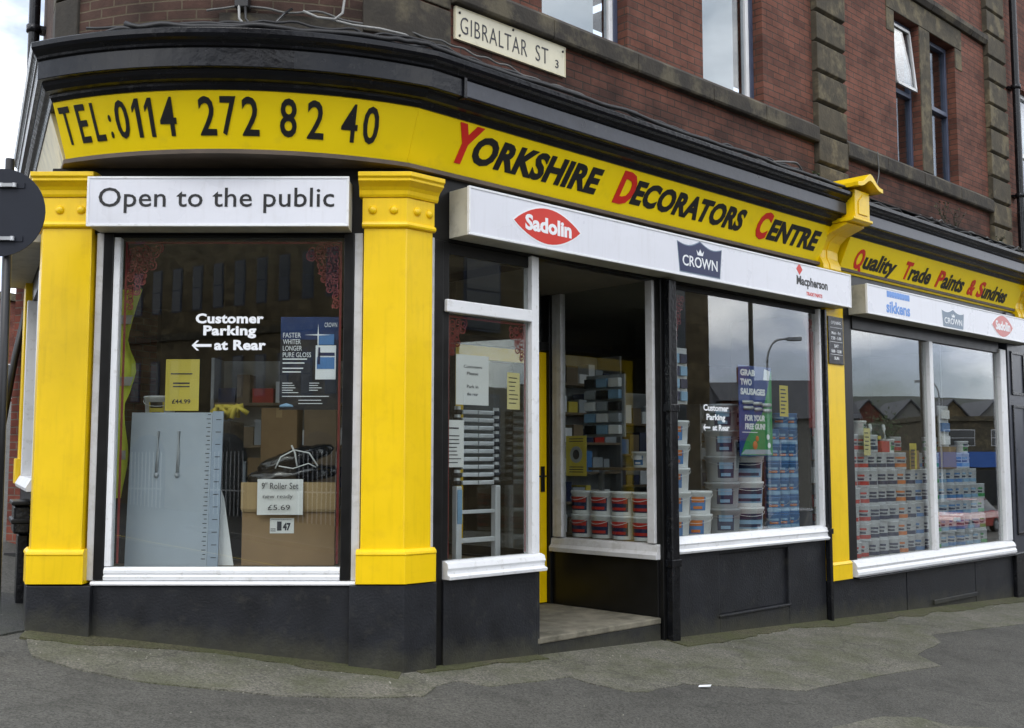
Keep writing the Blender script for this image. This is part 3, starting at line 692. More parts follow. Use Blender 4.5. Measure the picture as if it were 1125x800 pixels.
# narrow window by the entrance
wB = frame_part('shop_window', [(.295, .385, -.010, .1, -.4, 3.26), (.385, .452, 0, .08, .78, 3.26), (.452, 1.34, .01, .08, 3.165, 3.26)], frame_black, BLD, FB)
frame_part('frame', [(1.342, 1.392, -.030, .07, .775, 3.262), (1.392, 1.438, -.018, .068, .64, 3.262)], white, wB, FB)
frame_part('transom_bar', [(.405, 1.341, -.034, .06, 2.70, 2.80)], white, wB, FB, .008)
k = MB(FB); k.prof([(-.06, .635), (.085, .635), (.09, .66), (.055, .675), (.055, .70), (.068, .72), (.055, .76), (.02, .775), (-.06, .775)], .40, 1.462); k.build('sill', white, wB, .003)
pane(wB, FB, .452, 1.342, .776, 2.70, .02); pane(wB, FB, .452, 1.342, 2.80, 3.165, .02)
frame_part('cover_strip', [(.262, .292, -.012, .06, .66, 3.27)], white_dim, wB, FB)
# glazed side of the display next to the recess (left side of the recess)
wl = frame_part('side_screen', [(1.405, 1.436, .07, .12, .09, 3.26), (1.405, 1.435, 1.36, 1.42, .09, 3.26), (1.405, 1.435, .12, 1.36, .72, .80), (1.405, 1.435, .12, 1.36, 3.18, 3.26), (1.405, 1.432, .12, 1.36, .09, .72)], frame_black, BLD, FB)
k = MB(FB); k.box(1.416, 1.422, .12, 1.36, .80, 3.18); k.build('pane', glass, wl)
# right side of the recess: window of the tub display seen from the doorway
wr = frame_part('recess_panel', [(0.02, 1.46, .0, .06, .089, .615), (1.385, 1.50, -.005, .06, .089, 3.26)], frame_black, BLD, FR)
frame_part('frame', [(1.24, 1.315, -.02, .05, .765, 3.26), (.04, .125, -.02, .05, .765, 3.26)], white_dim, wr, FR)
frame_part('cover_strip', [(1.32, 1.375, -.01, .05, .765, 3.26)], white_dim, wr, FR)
k = MB(); 
def side_prof(pts, x0, x1):
    v = [FB(3.05 - o, x0, z) for o, z in pts] + [FB(3.05 - o, x1, z) for o, z in pts]; n = len(pts)
    b = len(k.V); k.V += v
    for f in [(i, (i + 1) % n, n + (i + 1) % n, n + i) for i in range(n)] + [tuple(range(n))[::-1], tuple(range(n, 2 * n))]:
        k.F.append([b + q for q in f]); k.UV.append([(0, 0)] * len(f)); k.sm.append(False)
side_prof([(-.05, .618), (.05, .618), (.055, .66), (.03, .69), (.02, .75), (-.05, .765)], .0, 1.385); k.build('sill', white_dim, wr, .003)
k = MB(FR); k.box(.125, 1.24, .015, .021, .765, 3.26); k.build('pane', glass, wr)
# the black downpipe post beside the recess
PIPE = thing('drainpipe', 'black square drainpipe between the shop entrance and the tub window', 'drainpipe', FB(3.17, -.05, -.2))
k = MB(FB); k.box(3.065, 3.275, -.035, .1, -.6, 3.262); k.build('backing_post', frame_black, BLD, .004)
k = MB(FB); k.box(3.10, 3.21, -.12, -.036, -.35, 3.262); k.build('pipe', black_gloss, PIPE, .012)
for z in (.55, 2.0): frame_part('collar', [(3.085, 3.225, -.13, -.036, z, z + .07)], black_gloss, PIPE, FB, .006)
PIPE2 = thing('drainpipe', 'thin black drainpipe beside the slim yellow pilaster', 'drainpipe', FB(6.02, -.05, -.3))
k = MB(FB); k.box(5.995, 6.045, -.085, -.022, -.45, 3.255); k.build('pipe', black_gloss, PIPE2, .008)
k = MB(FB); k.box(5.985, 6.055, -.095, -.03, .72, .78); k.build('collar', black_gloss, PIPE2, .004)
# tub window
wC = frame_part('shop_window', [(3.275, 3.315, 0, .08, .81, 3.26), (3.315, 5.955, .01, .08, 3.205, 3.26)], frame_black, BLD, FB)
frame_part('frame', [(5.955, 5.992, -.035, .06, .81, 3.258)], white, wC, FB)
k = MB(FB); k.prof([(-.06, .658), (.075, .658), (.085, .68), (.06, .70), (.06, .735), (.07, .75), (.05, .79), (.01, .815), (-.06, .815)], 3.255, 6.0); k.build('sill', white, wC, .003)
pane(wC, FB, 3.315, 5.955, .815, 3.206, .02)
# tin window
wD = frame_part('shop_window', [(6.475, 6.745, .0, .1, .19, 3.26), (6.745, 11.0, -.015, .1, 3.10, 3.262)], frame_black, BLD, FB)
frame_part('frame', [(11.0, 11.20, -.04, .06, .385, 3.16)], white, wD, FB, .012)
k = MB(FB); k.prof([(-.06, .195), (.075, .195), (.09, .22), (.088, .25), (.07, .28), (.078, .31), (.06, .35), (.02, .385), (-.06, .385)], 6.60, 11.20); k.build('sill', white, wD, .003)
frame_part('mullion', [(8.72, 8.82, -.035, .06, .385, 3.10)], white, wD, FB, .008)
pane(wD, FB, 6.745, 8.72, .385, 3.10, .02); pane(wD, FB, 8.82, 11.0, .385, 3.10, .02)
k = MB(FB); k.box(6.60, 11.22, -.10, .05, .175, .190); k.build('drip_ledge', black_gloss, wD, .003)
# side street windows
wE = frame_part('shop_window', [(-2.45, -.32, .0, .08, 3.05, 3.26), (-.40, -.32, -.02, .08, 1.40, 3.05), (-2.48, -2.40, -.02, .08, 1.40, 3.05), (-CLEN + .01, -2.5, .0, .1, 1.3, 3.26)], frame_black, BLD, FC)
frame_part('frame', [(-.52, -.42, -.045, .06, 1.40, 3.05), (-2.38, -2.30, -.045, .06, 1.40, 3.05)], white, wE, FC)
k = MB(FC); k.prof([(-.06, 1.30), (.08, 1.30), (.09, 1.33), (.05, 1.40), (-.06, 1.40)], -2.45, -.40); k.build('sill', white, wE, .003)
pane(wE, FC, -2.30, -.52, 1.40, 3.05, .02)

# red ornamental transfers in the window corners
def scroll(mb, mapfn, cx, cz, r, turns, a0, w, sx=1):
    n = int(10 * turns) + 4; L_ = []; R_ = []
    for i in range(n + 1):
        t = i / n; a = a0 + sx * t * turns * 2 * math.pi; rr = r * (1 - .72 * t); L_.append((cx + math.cos(a) * rr, cz + math.sin(a) * rr)); rr2 = rr - w * (1 - .4 * t); R_.append((cx + math.cos(a) * rr2, cz + math.sin(a) * rr2))
    for i in range(n):
        q = [L_[i], L_[i + 1], R_[i + 1], R_[i]]; b = len(mb.V)
        for x, z in q: mb.V.append(mapfn(x, z, 0))
        mb.F.append([b, b + 1, b + 2, b + 3]); mb.UV.append([(0, 0)] * 4); mb.sm.append(False)
def rect(mb, mapfn, x0, x1, z0, z1):
    b = len(mb.V)
    for x, z in ((x0, z0), (x1, z0), (x1, z1), (x0, z1)): mb.V.append(mapfn(x, z, 0))
    mb.F.append([b, b + 1, b + 2, b + 3]); mb.UV.append([(0, 0)] * 4); mb.sm.append(False)
def ornament(par, mapfn, x0, x1, z0, z1, corner=.45, wide=.20, left=True, right=True, top=True, sides=True, lw=.018, rnd=random.Random(4)):
    mb = MB()
    if top: rect(mb, mapfn, x0, x1, z1 - lw, z1)
    for side, on in ((x0, left), (x1, right)):
        if not on: continue
        sx = 1 if side == x0 else -1
        if sides: rect(mb, mapfn, side, side + sx * lw, z0, z1 - lw)
        # a leafy corner: scrolls shrinking downwards and inwards
        z = z1 - .06; k = 0
        while z > z1 - corner:
            t = (z1 - z) / corner; span = wide * (1 - t) ** 1.1 + .03; x = .025
            while x < span:
                r = .030 + .022 * rnd.random() * (1 - t * .6); scroll(mb, mapfn, side + sx * (x + r * .6), z + rnd.uniform(-.01, .01), r, 1.3 + rnd.random() * .5, rnd.uniform(0, 6.28), .013, sx if k % 2 else -sx); x += r * 1.35; k += 1
            z -= .040
    mb.build('corner_transfer', decal_red, par, recalc=False)
ornament(wA, flat(FA, .030), -2.125, -.475, .78, 3.205, corner=.52, wide=.24)
ornament(wB, flat(FB, .030), .465, 1.325, .79, 2.685, corner=.34, wide=.16)
ornament(wC, flat(FB, .030), 3.335, 5.935, .83, 3.185, corner=.50, wide=.16, top=False, sides=False)
k = MB(); rect(k, flat(FB, .030), 5.80, 5.935, 1.9, 3.0); k.build('corner_transfer', decal_red, wC, recalc=False)

# entrance door at the back of the recess
D_IN = 1.42
door = frame_part('door', [(2.84, 3.005, D_IN, D_IN + .05, .10, 2.66), (1.73, 2.84, D_IN, D_IN + .05, 2.53, 2.66), (1.73, 1.86, D_IN, D_IN + .05, .10, 2.53), (1.86, 2.84, D_IN, D_IN + .05, .10, .32)], yellow, BLD, FB, .005)
pane(door, FB, 1.86, 2.84, .32, 2.53, D_IN + .02)
k = MB(FB); k.box(2.915, 2.965, D_IN - .014, D_IN, 1.22, 1.48); k.tube([FB(2.94, D_IN - .01, 1.38), FB(2.94, D_IN - .055, 1.38), FB(2.84, D_IN - .06, 1.38)], .010, fr=FW); k.build('handle', black_gloss, door)
frame_part('door_frame', [(3.010, 3.05, D_IN - .04, D_IN + .1, .09, 3.26), (1.50, 1.725, D_IN - .04, D_IN + .1, .09, 3.26), (1.725, 3.008, D_IN - .04, D_IN + .1, 2.67, 2.76)], frame_black, BLD, FB, .005)
fl = MB(FB); fl.box(1.725, 2.975, D_IN + .02, D_IN + .026, 2.76, 3.26); fl.build('fanlight', glass, BLD)

# interior shell (floor, ceiling, partition, back wall)
foot = [tuple(P1[:2]), tuple(P0[:2]), tuple(FB(S_END, 0, 0)[:2]), tuple(FB(S_END, 6.5, 0)[:2]), tuple(FC(-CLEN, .3, 0)[:2])]
k = MB(); inner = [tuple(FA(-2.55, .35, 0)[:2]), tuple(FA(-.1, .35, 0)[:2]), tuple(FB(1.4, .3, 0)[:2]), tuple(FB(1.4, 1.9, 0)[:2]), tuple(FB(3.1, 1.9, 0)[:2]), tuple(FB(3.1, .3, 0)[:2]), tuple(FB(S_END, .3, 0)[:2]), tuple(FB(S_END, 6, 0)[:2]), tuple(FC(-2.8, .3, 0)[:2])]
k.plan(inner, -.1, .02); k.build('shop_floor', inner_floor, BLD)
k = MB(); k.plan([tuple(FC(-CLEN + .02, .02, 0)[:2]), tuple(FA(-2.66, .02, 0)[:2]), tuple(FA(-.02, .02, 0)[:2]), tuple(FB(S_END - .02, .02, 0)[:2]), tuple(FB(S_END - .02, 9.8, 0)[:2])], 3.262, 3.34); k.build('shop_ceiling', inner_ceiling, BLD)
k = MB(); k.box(.6, 11.84, 5.2, 5.3, -.5, 3.26, fr=FB); k.box(11.85, 11.93, .3, 5.2, -.5, 3.26, fr=FB); k.box(6.3, 6.36, .35, 1.4, .1, 3.26, fr=FB); k.build('inner_wall', inner_wall, BLD)
# display platforms
k = MB(FA); k.box(-2.62, -.1, .09, 1.1, .64, .735); k.build('display_platform', shelf_wood, BLD)
k = MB(FB); k.box(.45, 1.43, .10, 1.3, .64, .70); k.build('display_platform', shelf_wood, BLD)
k = MB(FB); k.box(3.13, 5.98, .09, 1.38, .70, .765); k.build('display_platform', shelf_wood, BLD)
k = MB(FB); k.box(6.5, 11.8, .11, 1.3, .24, .340); k.build('display_platform', shelf_wood, BLD)

# ---- upper walls --------------------------------------------------------------------
def wall_open(fr, x0, x1, z0, z1, y0, y1, ops, m, name, par):
    xs = sorted({x0, x1, *[o[0] for o in ops], *[o[1] for o in ops]}); zs = sorted({z0, z1, *[o[2] for o in ops], *[o[3] for o in ops]})
    k = MB(fr)
    for i in range(len(xs) - 1):
        col = []
        for j in range(len(zs) - 1):
            cx, cz = (xs[i] + xs[i + 1]) / 2, (zs[j] + zs[j + 1]) / 2
            if any(o[0] < cx < o[1] and o[2] < cz < o[3] for o in ops): continue
            if col and abs(col[-1][1] - zs[j]) < 1e-6: col[-1][1] = zs[j + 1]
            else: col.append([zs[j], zs[j + 1]])
        for a, b in col: k.box(xs[i], xs[i + 1], y0, y1, a, b)
    return k.build(name, m, par)
TOP = 11.5
OPS = [(1.50, 2.66, 5.44, 7.7), (3.86, 4.97, 5.44, 7.7), (8.08, 8.78, 5.36, 7.40), (9.10, 9.90, 5.36, 7.40)]
wall_open(FB, .0, S_END, 4.3, TOP, 0, .32, OPS, brick, 'wall', BLD)
k = MB(); k.sweep(ARC, [(0, 4.3), (0, TOP), (-.32, TOP), (-.32, 4.3)], smooth=False); k.build('wall', brick_c, BLD)
k = MB(FC); k.box(-2.3, 0, 0, .32, 4.3, TOP); k.build('wall', brick_c, BLD)
k = MB(); k.plan([ (p[0] * .99 + cx_ * .01, p[1] + .02) for p in ARC] + [tuple(FB(S_END - .02, .05, 0)[:2]), tuple(FB(S_END - .02, 9.8, 0)[:2]), tuple(FC(-2.28, .3, 0)[:2]), tuple(FC(-2.28, .05, 0)[:2])], TOP - .2, TOP + .05); k.build('roof', roof_slate, BLD)
k = MB(); k.plan([tuple(FA(-2.6, .1, 0)[:2]), tuple(FA(-.1, .1, 0)[:2]), tuple(FB(S_END - .02, .06, 0)[:2]), tuple(FB(S_END - .02, 9.6, 0)[:2]), tuple(FC(-CLEN + .04, .06, 0)[:2])], 3.82, 3.95); k.build('upper_floor', dark_room, BLD)
k = MB(); bw0 = FC(-2.3, .3, 0); bw1 = FB(S_END - .02, 9.7, 0); fb_ = Frame(bw0, bw1 - bw0); k.box(0, (bw1 - bw0).length, 0, .25, 4.2, TOP - .21, fr=fb_); k.build('back_wall', brick_far, BLD)
k = MB(); k.plan([tuple(FC(-2.0, .1, 0)[:2]), tuple(FC(-CLEN + .02, .1, 0)[:2]), tuple(FB(S_END - .02, 9.75, 0)[:2])], 3.96, 4.15); k.build('low_roof', roof_slate, BLD)
k = MB(); k.box(-CLEN + .01, -2.31, .0, .2, 3.34, 4.3, fr=FC); w0 = FC(-CLEN, 0, 0); fb_ = Frame(w0, FB(S_END, 9.75, 0) - w0); k.box(0, (FB(S_END, 9.75, 0) - w0).length, 0, .2, -.5, 4.14, fr=fb_); k.build('back_wall', brick_far, BLD)
# stone course under the bricks of the bow, corner stones
k = MB(); k.sweep(ARC[12:-3], [(.012, 4.60), (.012, 4.84), (-.02, 4.84), (-.02, 4.60)]); k.build('stone_course', stone, BLD)
k = MB()
n_j = 6
qz = 4.78
while qz < TOP:
    h = .355; k.sweep([ARC[-4], ARC[-3], ARC[-2], ARC[-1], tuple(FB(.44, 0, 0)[:2])], [(.022, qz + .008), (.022, qz + h - .008), (-.02, qz + h - .008), (-.02, qz + .008)])
    qz += h
k.build('corner_stones', stone, BLD, .01)
k = MB(); qz = 4.72
while qz < TOP:
    h = .355; k.sweep([tuple(FC(-.28, 0, 0)[:2]), ARC[0], ARC[1], ARC[2]], [(.025, qz + .008), (.025, qz + h - .008), (-.02, qz + h - .008), (-.02, qz + .008)])
    qz += h
k.build('corner_stones', stone, BLD, .01)
# string courses and sill bands in stone lengths
def band(x0, x1, pf, name='sill_band', m=stone, step=1.15, rnd=random.Random(11)):
    k = MB(FB); x = x0
    while x < x1 - .01:
        e = min(x1, x + step * rnd.uniform(.8, 1.2)); 
        if x1 - e < .3: e = x1
        k.prof([(o + rnd.uniform(-.003, .003) if o > .02 else o, z) for o, z in pf], x + .003, e - .003); x = e
    return k.build(name, m, BLD, .006)
SB = [(-.10, 5.20), (.07, 5.20), (.085, 5.22), (.085, 5.37), (.0, 5.438), (-.10, 5.445)]
band(.44, 6.0, SB); band(6.66, 10.9, [(o, z - .04) for o, z in SB])
band(6.66, 10.9, [(-.02, 7.70), (.05, 7.70), (.09, 7.76), (.09, 7.83), (.02, 7.86), (-.02, 7.86)], 'string_course'); band(.44, 6.0, [(-.02, 7.95), (.05, 7.95), (.09, 8.0), (.09, 8.1), (-.02, 8.12)], 'string_course')
# rusticated stone strips
def strip_quoin(x0, x1, z0=4.66):
    k = MB(FB); z = z0; rnd = random.Random(int(x0 * 10))
    while z < TOP:
        h = .365; pr = .075 + rnd.uniform(-.006, .006)
        k.prof([(-.02, z + .004), (.03, z + .004), (pr, z + .03), (pr, z + h - .03), (.03, z + h - .004), (-.02, z + h - .004)], x0, x1); z += h
    k.build('stone_strip', stone2, BLD, .008)
strip_quoin(6.0, 6.66, 4.60); strip_quoin(10.9, 11.55, 4.62)
# stone surround of the paired window
k = MB(FB)
k.box(8.785, 9.095, -.012, .20, 5.40, 7.398); k.box(7.86, 10.12, -.014, .20, 7.402, 7.698); k.box(7.86, 8.075, -.010, .05, 7.10, 7.40); k.box(9.905, 10.12, -.010, .05, 7.10, 7.40); k.build('window_surround', stone2, BLD, .008)
k = MB(FB); k.prof([(-.2, 5.325), (.0, 5.325), (-.0, 5.36), (-.2, 5.372)], 8.08, 9.90); k.build('window_sill', stone, BLD)
# rounded brick jambs
for a in (1.50, 2.66, 3.86, 4.97):
    pass
def upvc(x0, x1, z0, z1, y=.13):
    w = frame_part('window', [(x0, x0 + .055, y, y + .07, z0, z1), (x1 - .055, x1, y, y + .07, z0, z1), (x0 + .055, x1 - .055, y, y + .07, z0, z0 + .06), (x0 + .055, x1 - .055, y, y + .07, z1 - .06, z1)], white, BLD, FB, .005)
    pane(w, FB, x0 + .055, x1 - .055, z0 + .06, z1 - .06, y + .03, glass_up)
    k = MB(FB); 
    k.box(x0 + .05, x1 - .20, y + .075, y + .085, z0 + .06, z1 - .06); k.build('blind', blind, w)
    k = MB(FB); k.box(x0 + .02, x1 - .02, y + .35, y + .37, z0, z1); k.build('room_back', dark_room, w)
    return w
upvc(1.56, 2.60, 5.452, 7.69); upvc(3.92, 4.90, 5.452, 7.69)
frame_part('reveal_strip', [(2.60, 2.658, .12, .18, 5.452, 7.69), (4.90, 4.968, .12, .18, 5.452, 7.69), (1.502, 1.56, .12, .18, 5.452, 7.69), (3.862, 3.92, .12, .18, 5.452, 7.69)], blue_frame, BLD, FB)
def sash(x0, x1, z0, z1, tilt):
    y = .12; zm = 6.42
    w = frame_part('window', [(x0, x0 + .05, y, y + .07, z0, z1), (x1 - .05, x1, y, y + .07, z0, z1), (x0 + .05, x1 - .05, y, y + .07, z0, z0 + .06), (x0 + .05, x1 - .05, y, y + .07, z1 - .06, z1), (x0 + .05, x1 - .05, y - .02, y + .06, zm - .03, zm + .03)], blue_frame, BLD, FB, .005)
    pane(w, FB, x0 + .05, x1 - .05, z0 + .06, zm - .03, y + .04, glass_up)
    if tilt:      # the top light stands open, tipped outwards
        k = MB(); a, b = x0 + .06, x1 - .06; t = .09
        def q(x, z, o): return FB(x, y - (z - zm) / (z1 - zm) * 0 - (1 - (z - zm) / (z1 - zm)) * t - o, z)
        for (u0, u1, v0, v1) in ((a, a + .04, zm + .04, z1 - .07), (b - .04, b, zm + .04, z1 - .07), (a, b, zm + .04, zm + .08), (a, b, z1 - .11, z1 - .07)): poly_on(k, [(u0, v0), (u1, v0), (u1, v1), (u0, v1)], q, .03)
        k.build('opening_light', white_dim, w)
        k = MB(); poly_on(k, [(a + .04, zm + .08), (b - .04, zm + .08), (b - .04, z1 - .11), (a + .04, z1 - .11)], q, .01); k.build('pane', glass_up, w)
    else: pane(w, FB, x0 + .05, x1 - .05, zm + .03, z1 - .06, y + .04, glass_up)
    k = MB(FB)
    for i in range(3): k.box(x0 + .09 + i * .035, x0 + .11 + i * .035, y + .14, y + .2, z0 + .05, z1 - .05)
    k.build('curtain', blind, w)
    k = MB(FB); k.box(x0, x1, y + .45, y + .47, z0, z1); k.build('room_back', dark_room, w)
sash(8.09, 8.775, 5.375, 7.395, True); sash(9.105, 9.89, 5.375, 7.395, False)

# ---- yellow signboards --------------------------------------------------------------
def slope(z, z0=3.80, z1=4.21): return .02 + .18 * (z - z0) / (z1 - z0)
FPROF = [(.02, 3.802), (.2, 4.212), (.10, 4.23), (-.03, 4.23), (-.03, 3.802)]
SG1 = thing('telephone_sign', 'curved yellow signboard with black telephone number over the corner window', 'signboard', (cx_, P0.y - sag, 3.8))
k = corner_sweep(FPROF, 0, arc_only=True); k.build('board', yellow_sign, SG1)
def bowmap(x, z, o): return bend(x, slope(z) + o + .002, z)
L_arc = 2 * a_half * Rr
# letters placed character group by character group (distances along the bow from its right end)
def px_bow(u):   # apparent position on the chord -> along the arc
    X = P0.x + u; t = math.asin(max(-1, min(1, (X - cx_) / Rr))); return (t - a_half) * Rr
TEL = [('T', -2.49, -2.385, 0), ('E', -2.345, -2.25, 0), ('L', -2.215, -2.12, 0), (':', -2.085, -2.050, 0), ('0', -2.025, -1.905, 0), ('1', -1.875, -1.815, 0), ('1', -1.775, -1.715, 0), ('4', -1.675, -1.535, 0),
       ('2', -1.375, -1.235, 0), ('7', -1.215, -1.085, 0), ('2', -1.060, -.92, 0), ('8', -.785, -.650, 0), ('2', -.590, -.455, 0), ('4', -.345, -.215, 0), ('0', -.190, -.065, 0)]
k = MB()
for c, a, b, _ in TEL:
    z0, z1 = 3.895, 4.150
    if c == ':': z0, z1 = 3.905, 4.06
    f = lambda u: px_bow(-2.60 + (u + 2.50) * (2.28 / 2.435) + .10)
    if c == '1':
        c1_, c2_ = f(a), f(b); w = .030; poly_on(k, [(c2_ - w, z0), (c2_, z0), (c2_, z1), (c2_ - w * .8, z1), (c1_, z1 - .055), (c1_, z1 - .088), (c2_ - w, z1 - .05)], bowmap, .004); continue
    # measured on the chord for an eye in the street: spread them over the bow
    add_text(k, c, f(a) + .008, f(b) - .006, z0, z1, bowmap, .004, bold=.012)
k.build('lettering', text_black, SG1, recalc=False)
SG2 = thing('shop_name_sign', 'yellow signboard with the shop name in black and red slanting capitals', 'signboard', FB(3, 0, 3.8))
k = MB(); V = []; nm = (Vector((math.sin(a_half), -math.cos(a_half))) + Vector((BD.y, -BD.x))).normalized(); kk = 1 / nm.dot(Vector((BD.y, -BD.x)))
for o_, z_ in FPROF: e_ = Vector((P0.x, P0.y)) + nm * (o_ * kk) + Vector((BD.x, BD.y)) * .002; V.append((e_.x, e_.y, z_))
for o_, z_ in FPROF: V.append(tuple(FB(6.0, -o_, z_)))
k.add(V, [(i, (i + 1) % 5, 5 + (i + 1) % 5, 5 + i) for i in range(5)] + [(4, 3, 2, 1, 0), (5, 6, 7, 8, 9)], fr=FW)
# mitre the left end to the bow
k.build('board', yellow_sign, SG2)
def bmap(dz=0): return lambda x, z, o: FB(x, -(slope(z - dz) + o + .002), z)
kr = MB(); kb = MB(); kw = dict(bold=.045, shear=.22)
for s_, a, b, z0, z1, red in [('Y', .40, .66, 3.885, 4.175, 1), ('ORKSHIRE', .60, 2.13, 3.905, 4.125, 0), ('D', 2.34, 2.60, 3.885, 4.165, 1), ('ECORATORS', 2.57, 4.38, 3.905, 4.12, 0), ('C', 4.62, 4.86, 3.885, 4.16, 1), ('ENTRE', 4.84, 5.86, 3.90, 4.11, 0)]:
    kk_ = MB(); add_text(kk_, s_, a, b, z0, z1, bmap(), .004, space=1.04, **kw); kk_.build('red_initial' if red else 'lettering', text_red if red else text_black, SG2, recalc=False)
SG3 = thing('trade_sign', 'yellow signboard offering paints and sundries at the far end of the shopfront', 'signboard', FB(9, 0, 3.75))
k = MB(); k.sweep([tuple(FB(6.44, 0, 0)[:2]), tuple(FB(11.58, 0, 0)[:2])], [(o, z - .055) for o, z in FPROF]); k.build('board', yellow_sign, SG3)
kr = MB(); kb = MB(); M3 = bmap(-.055)
for s_, a, b, z0, z1, red in [('Q', 6.70, 6.90, 3.815, 4.045, 1), ('uality', 6.92, 7.72, 3.78, 4.03, 0), ('T', 7.94, 8.12, 3.835, 4.045, 1), ('rade', 8.09, 8.68, 3.835, 4.03, 0), ('P', 8.86, 9.06, 3.835, 4.045, 1), ('aints', 9.03, 9.68, 3.835, 4.03, 0), ('&', 9.84, 10.04, 3.835, 4.04, 1), ('S', 10.14, 10.34, 3.835, 4.045, 1), ('undries', 10.32, 11.14, 3.835, 4.03, 0)]:
    kr = MB(); kb = MB()
    if s_ == 'Q':
        add_text(kr, 'O', a, b, z0, z1, M3, .004, bold=.03, shear=.14); poly_on(kr, [(a + .10, 3.87), (a + .135, 3.885), (b + .012, 3.80), (b - .03, 3.79)], M3, .0045); kr.build('red_initial', text_red, SG3, recalc=False); continue
    add_text(kr if red else kb, s_, a, b, z0, z1, M3, .004, bold=.03, shear=.14); (kr if red else kb).build('red_initial' if red else 'lettering', text_red if red else text_black, SG3, recalc=False)
k = MB(FC); k.prof([(oC(.02) - .001, 3.802), (oC(.2) - .001, 4.212), (-.2, 4.23), (-.3, 3.802)], -CLEN, .012); side_sign = k.build('sign_panel', cream_board, None, origin=FC(-1.5, 0, 3.8)); tag(side_sign, 'weathered cream signboard running along the side street wall', 'signboard')

# ---- light boxes --------------------------------------------------------------------
def lightbox(name, label, fr, x0, x1, z0, z1, d=.25):
    t = thing(name, label, 'sign', fr((x0 + x1) / 2, -.12, z0))
    k = MB(fr); k.box(x0 + .012, x1 - .012, -d + .012, -.005, z0 + .004, z1 - .004); k.build('casing', lightbox_side, t, .003)
    k = MB(fr); k.box(x0 + .016, x1 - .016, -d - .002, -d + .011, z0 + .016, z1 - .016); k.build('face', lightbox_m, t)
    k = MB(fr)
    for b in ((x0, x1, z1 - .018, z1), (x0, x1, z0, z0 + .018), (x0, x0 + .018, z0 + .018, z1 - .018), (x1 - .018, x1, z0 + .018, z1 - .018)): k.box(b[0], b[1], -d - .008, -d + .02, b[2], b[3])
    k.build('edge_trim', white, t, .003)
    return t
LA = lightbox('light_box_sign', 'white light box reading open to the public above the corner window', FA, -2.322, -.386, 3.262, 3.637)
text(LA, 'lettering', 'Open to the public', (-2.235, -.495, 3.362, 3.553), flat(FA, -.253), text_black, space=1.03, bold=.004)
LB = lightbox('light_box_sign', 'long white light box with red, navy and grey paint logos over the entrance', FB, .43, 6.30, 3.28, 3.665)
LC = lightbox('light_box_sign', 'white light box with faded blue and red logos over the tin window', FB, 6.67, 11.75, 3.255, 3.61)
LD = lightbox('light_box_sign', 'plain grey light box along the side street wall', FC, -2.93, -.30, 3.24, 3.62)
fB = flat(FB, -.253); fB2 = flat(FB, -.2545); fB3 = flat(FB, -.256)
def lens(x0, x1, zc, h, n=16, sk=.0):
    up = [(x0 + (x1 - x0) * i / n, zc + h * math.sin(math.pi * i / n) ** .85 + sk * (i / n - .5)) for i in range(n + 1)]
    dn = [(x0 + (x1 - x0) * i / n, zc - h * math.sin(math.pi * i / n) ** .85 + sk * (i / n - .5)) for i in range(n - 1, 0, -1)]
    return up + dn
def lens_logo(par, x0, x1, zc, h, word, m):
    k = MB(); poly_on(k, lens(x0 - .02, x1 + .02, zc, h + .014), fB, .001); k.build('logo_border', text_white, par)
    k = MB(); poly_on(k, lens(x0, x1, zc, h), fB2, .001); k.build('logo', m, par)
    text(par, 'logo_lettering', word, (x0 + (x1 - x0) * .16, x1 - (x1 - x0) * .14, zc - h * .42, zc + h * .48), fB3, text_white, .001, bold=.04)
lens_logo(LB, .915, 1.70, 3.472, .148, 'Sadolin', logo_red)
lens_logo(LC, 10.22, 10.94, 3.435, .150, 'Sadolin', faded_red)
def shield_logo(par, x0, x1, z0, z1, m):
    w = x1 - x0; h = z1 - z0; cxm = (x0 + x1) / 2
    def outl(e):
        pts = [(x0 + .05 * w - e, z0 - e), (x1 - .05 * w + e, z0 - e), (x1 + e, z1 - .12 * h + e)]
        for i in range(1, 8): t = i / 8; pts.append((x1 - t * w / 2 + e * (1 - t), z1 - .12 * h - .13 * h * math.sin(math.pi * t) + .12 * h * t + e))
        pts.append((cxm, z1 + e))
        for i in range(1, 8): t = 1 - i / 8; pts.append((x0 + t * w / 2 - e * (1 - t), z1 - .12 * h - .13 * h * math.sin(math.pi * t) + .12 * h * t + e))
        pts.append((x0 - e, z1 - .12 * h + e)); return pts
    k = MB(); poly_on(k, outl(.010), fB, .0008); k.build('logo_border', faded_navy if m is not faded_navy else text_white, par)
    k = MB(); poly_on(k, outl(0), fB2, .0008); k.build('logo', m, par)
    text(par, 'logo_lettering', 'CROWN', (x0 + .10 * w, x1 - .10 * w, z0 + .18 * h, z0 + .52 * h), fB3, text_white, .001, bold=.012)
    k = MB(); c = (cxm, z0 + .58 * h); a = .085 * w; b = .2 * h
    poly_on(k, [(c[0] - a * .7, c[1]), (c[0] + a * .7, c[1]), (c[0] + a, c[1] + b * .8), (c[0] + a * .45, c[1] + b * .35), (c[0], c[1] + b), (c[0] - a * .45, c[1] + b * .35), (c[0] - a, c[1] + b * .8)], fB3, .001); k.build('crown_emblem', text_white, par)
shield_logo(LB, 3.06, 3.76, 3.325, 3.635, logo_navy); shield_logo(LC, 8.64, 9.30, 3.275, 3.515, faded_navy)
k = MB(); cxm, czm = 5.20, 3.595; poly_on(k, [(cxm - .062, czm), (cxm, czm - .062), (cxm + .062, czm), (cxm, czm + .062)], fB, .001); k.build('logo', logo_red, LB)
text(LB, 'logo_lettering', 'Macpherson', (5.14, 5.78, 3.395, 3.525), fB, text_black, .001, bold=.03)
text(LB, 'logo_lettering', 'TRADE PAINTS', (5.33, 5.66, 3.325, 3.365), fB, logo_red, .001, bold=.02)
k = MB(); 
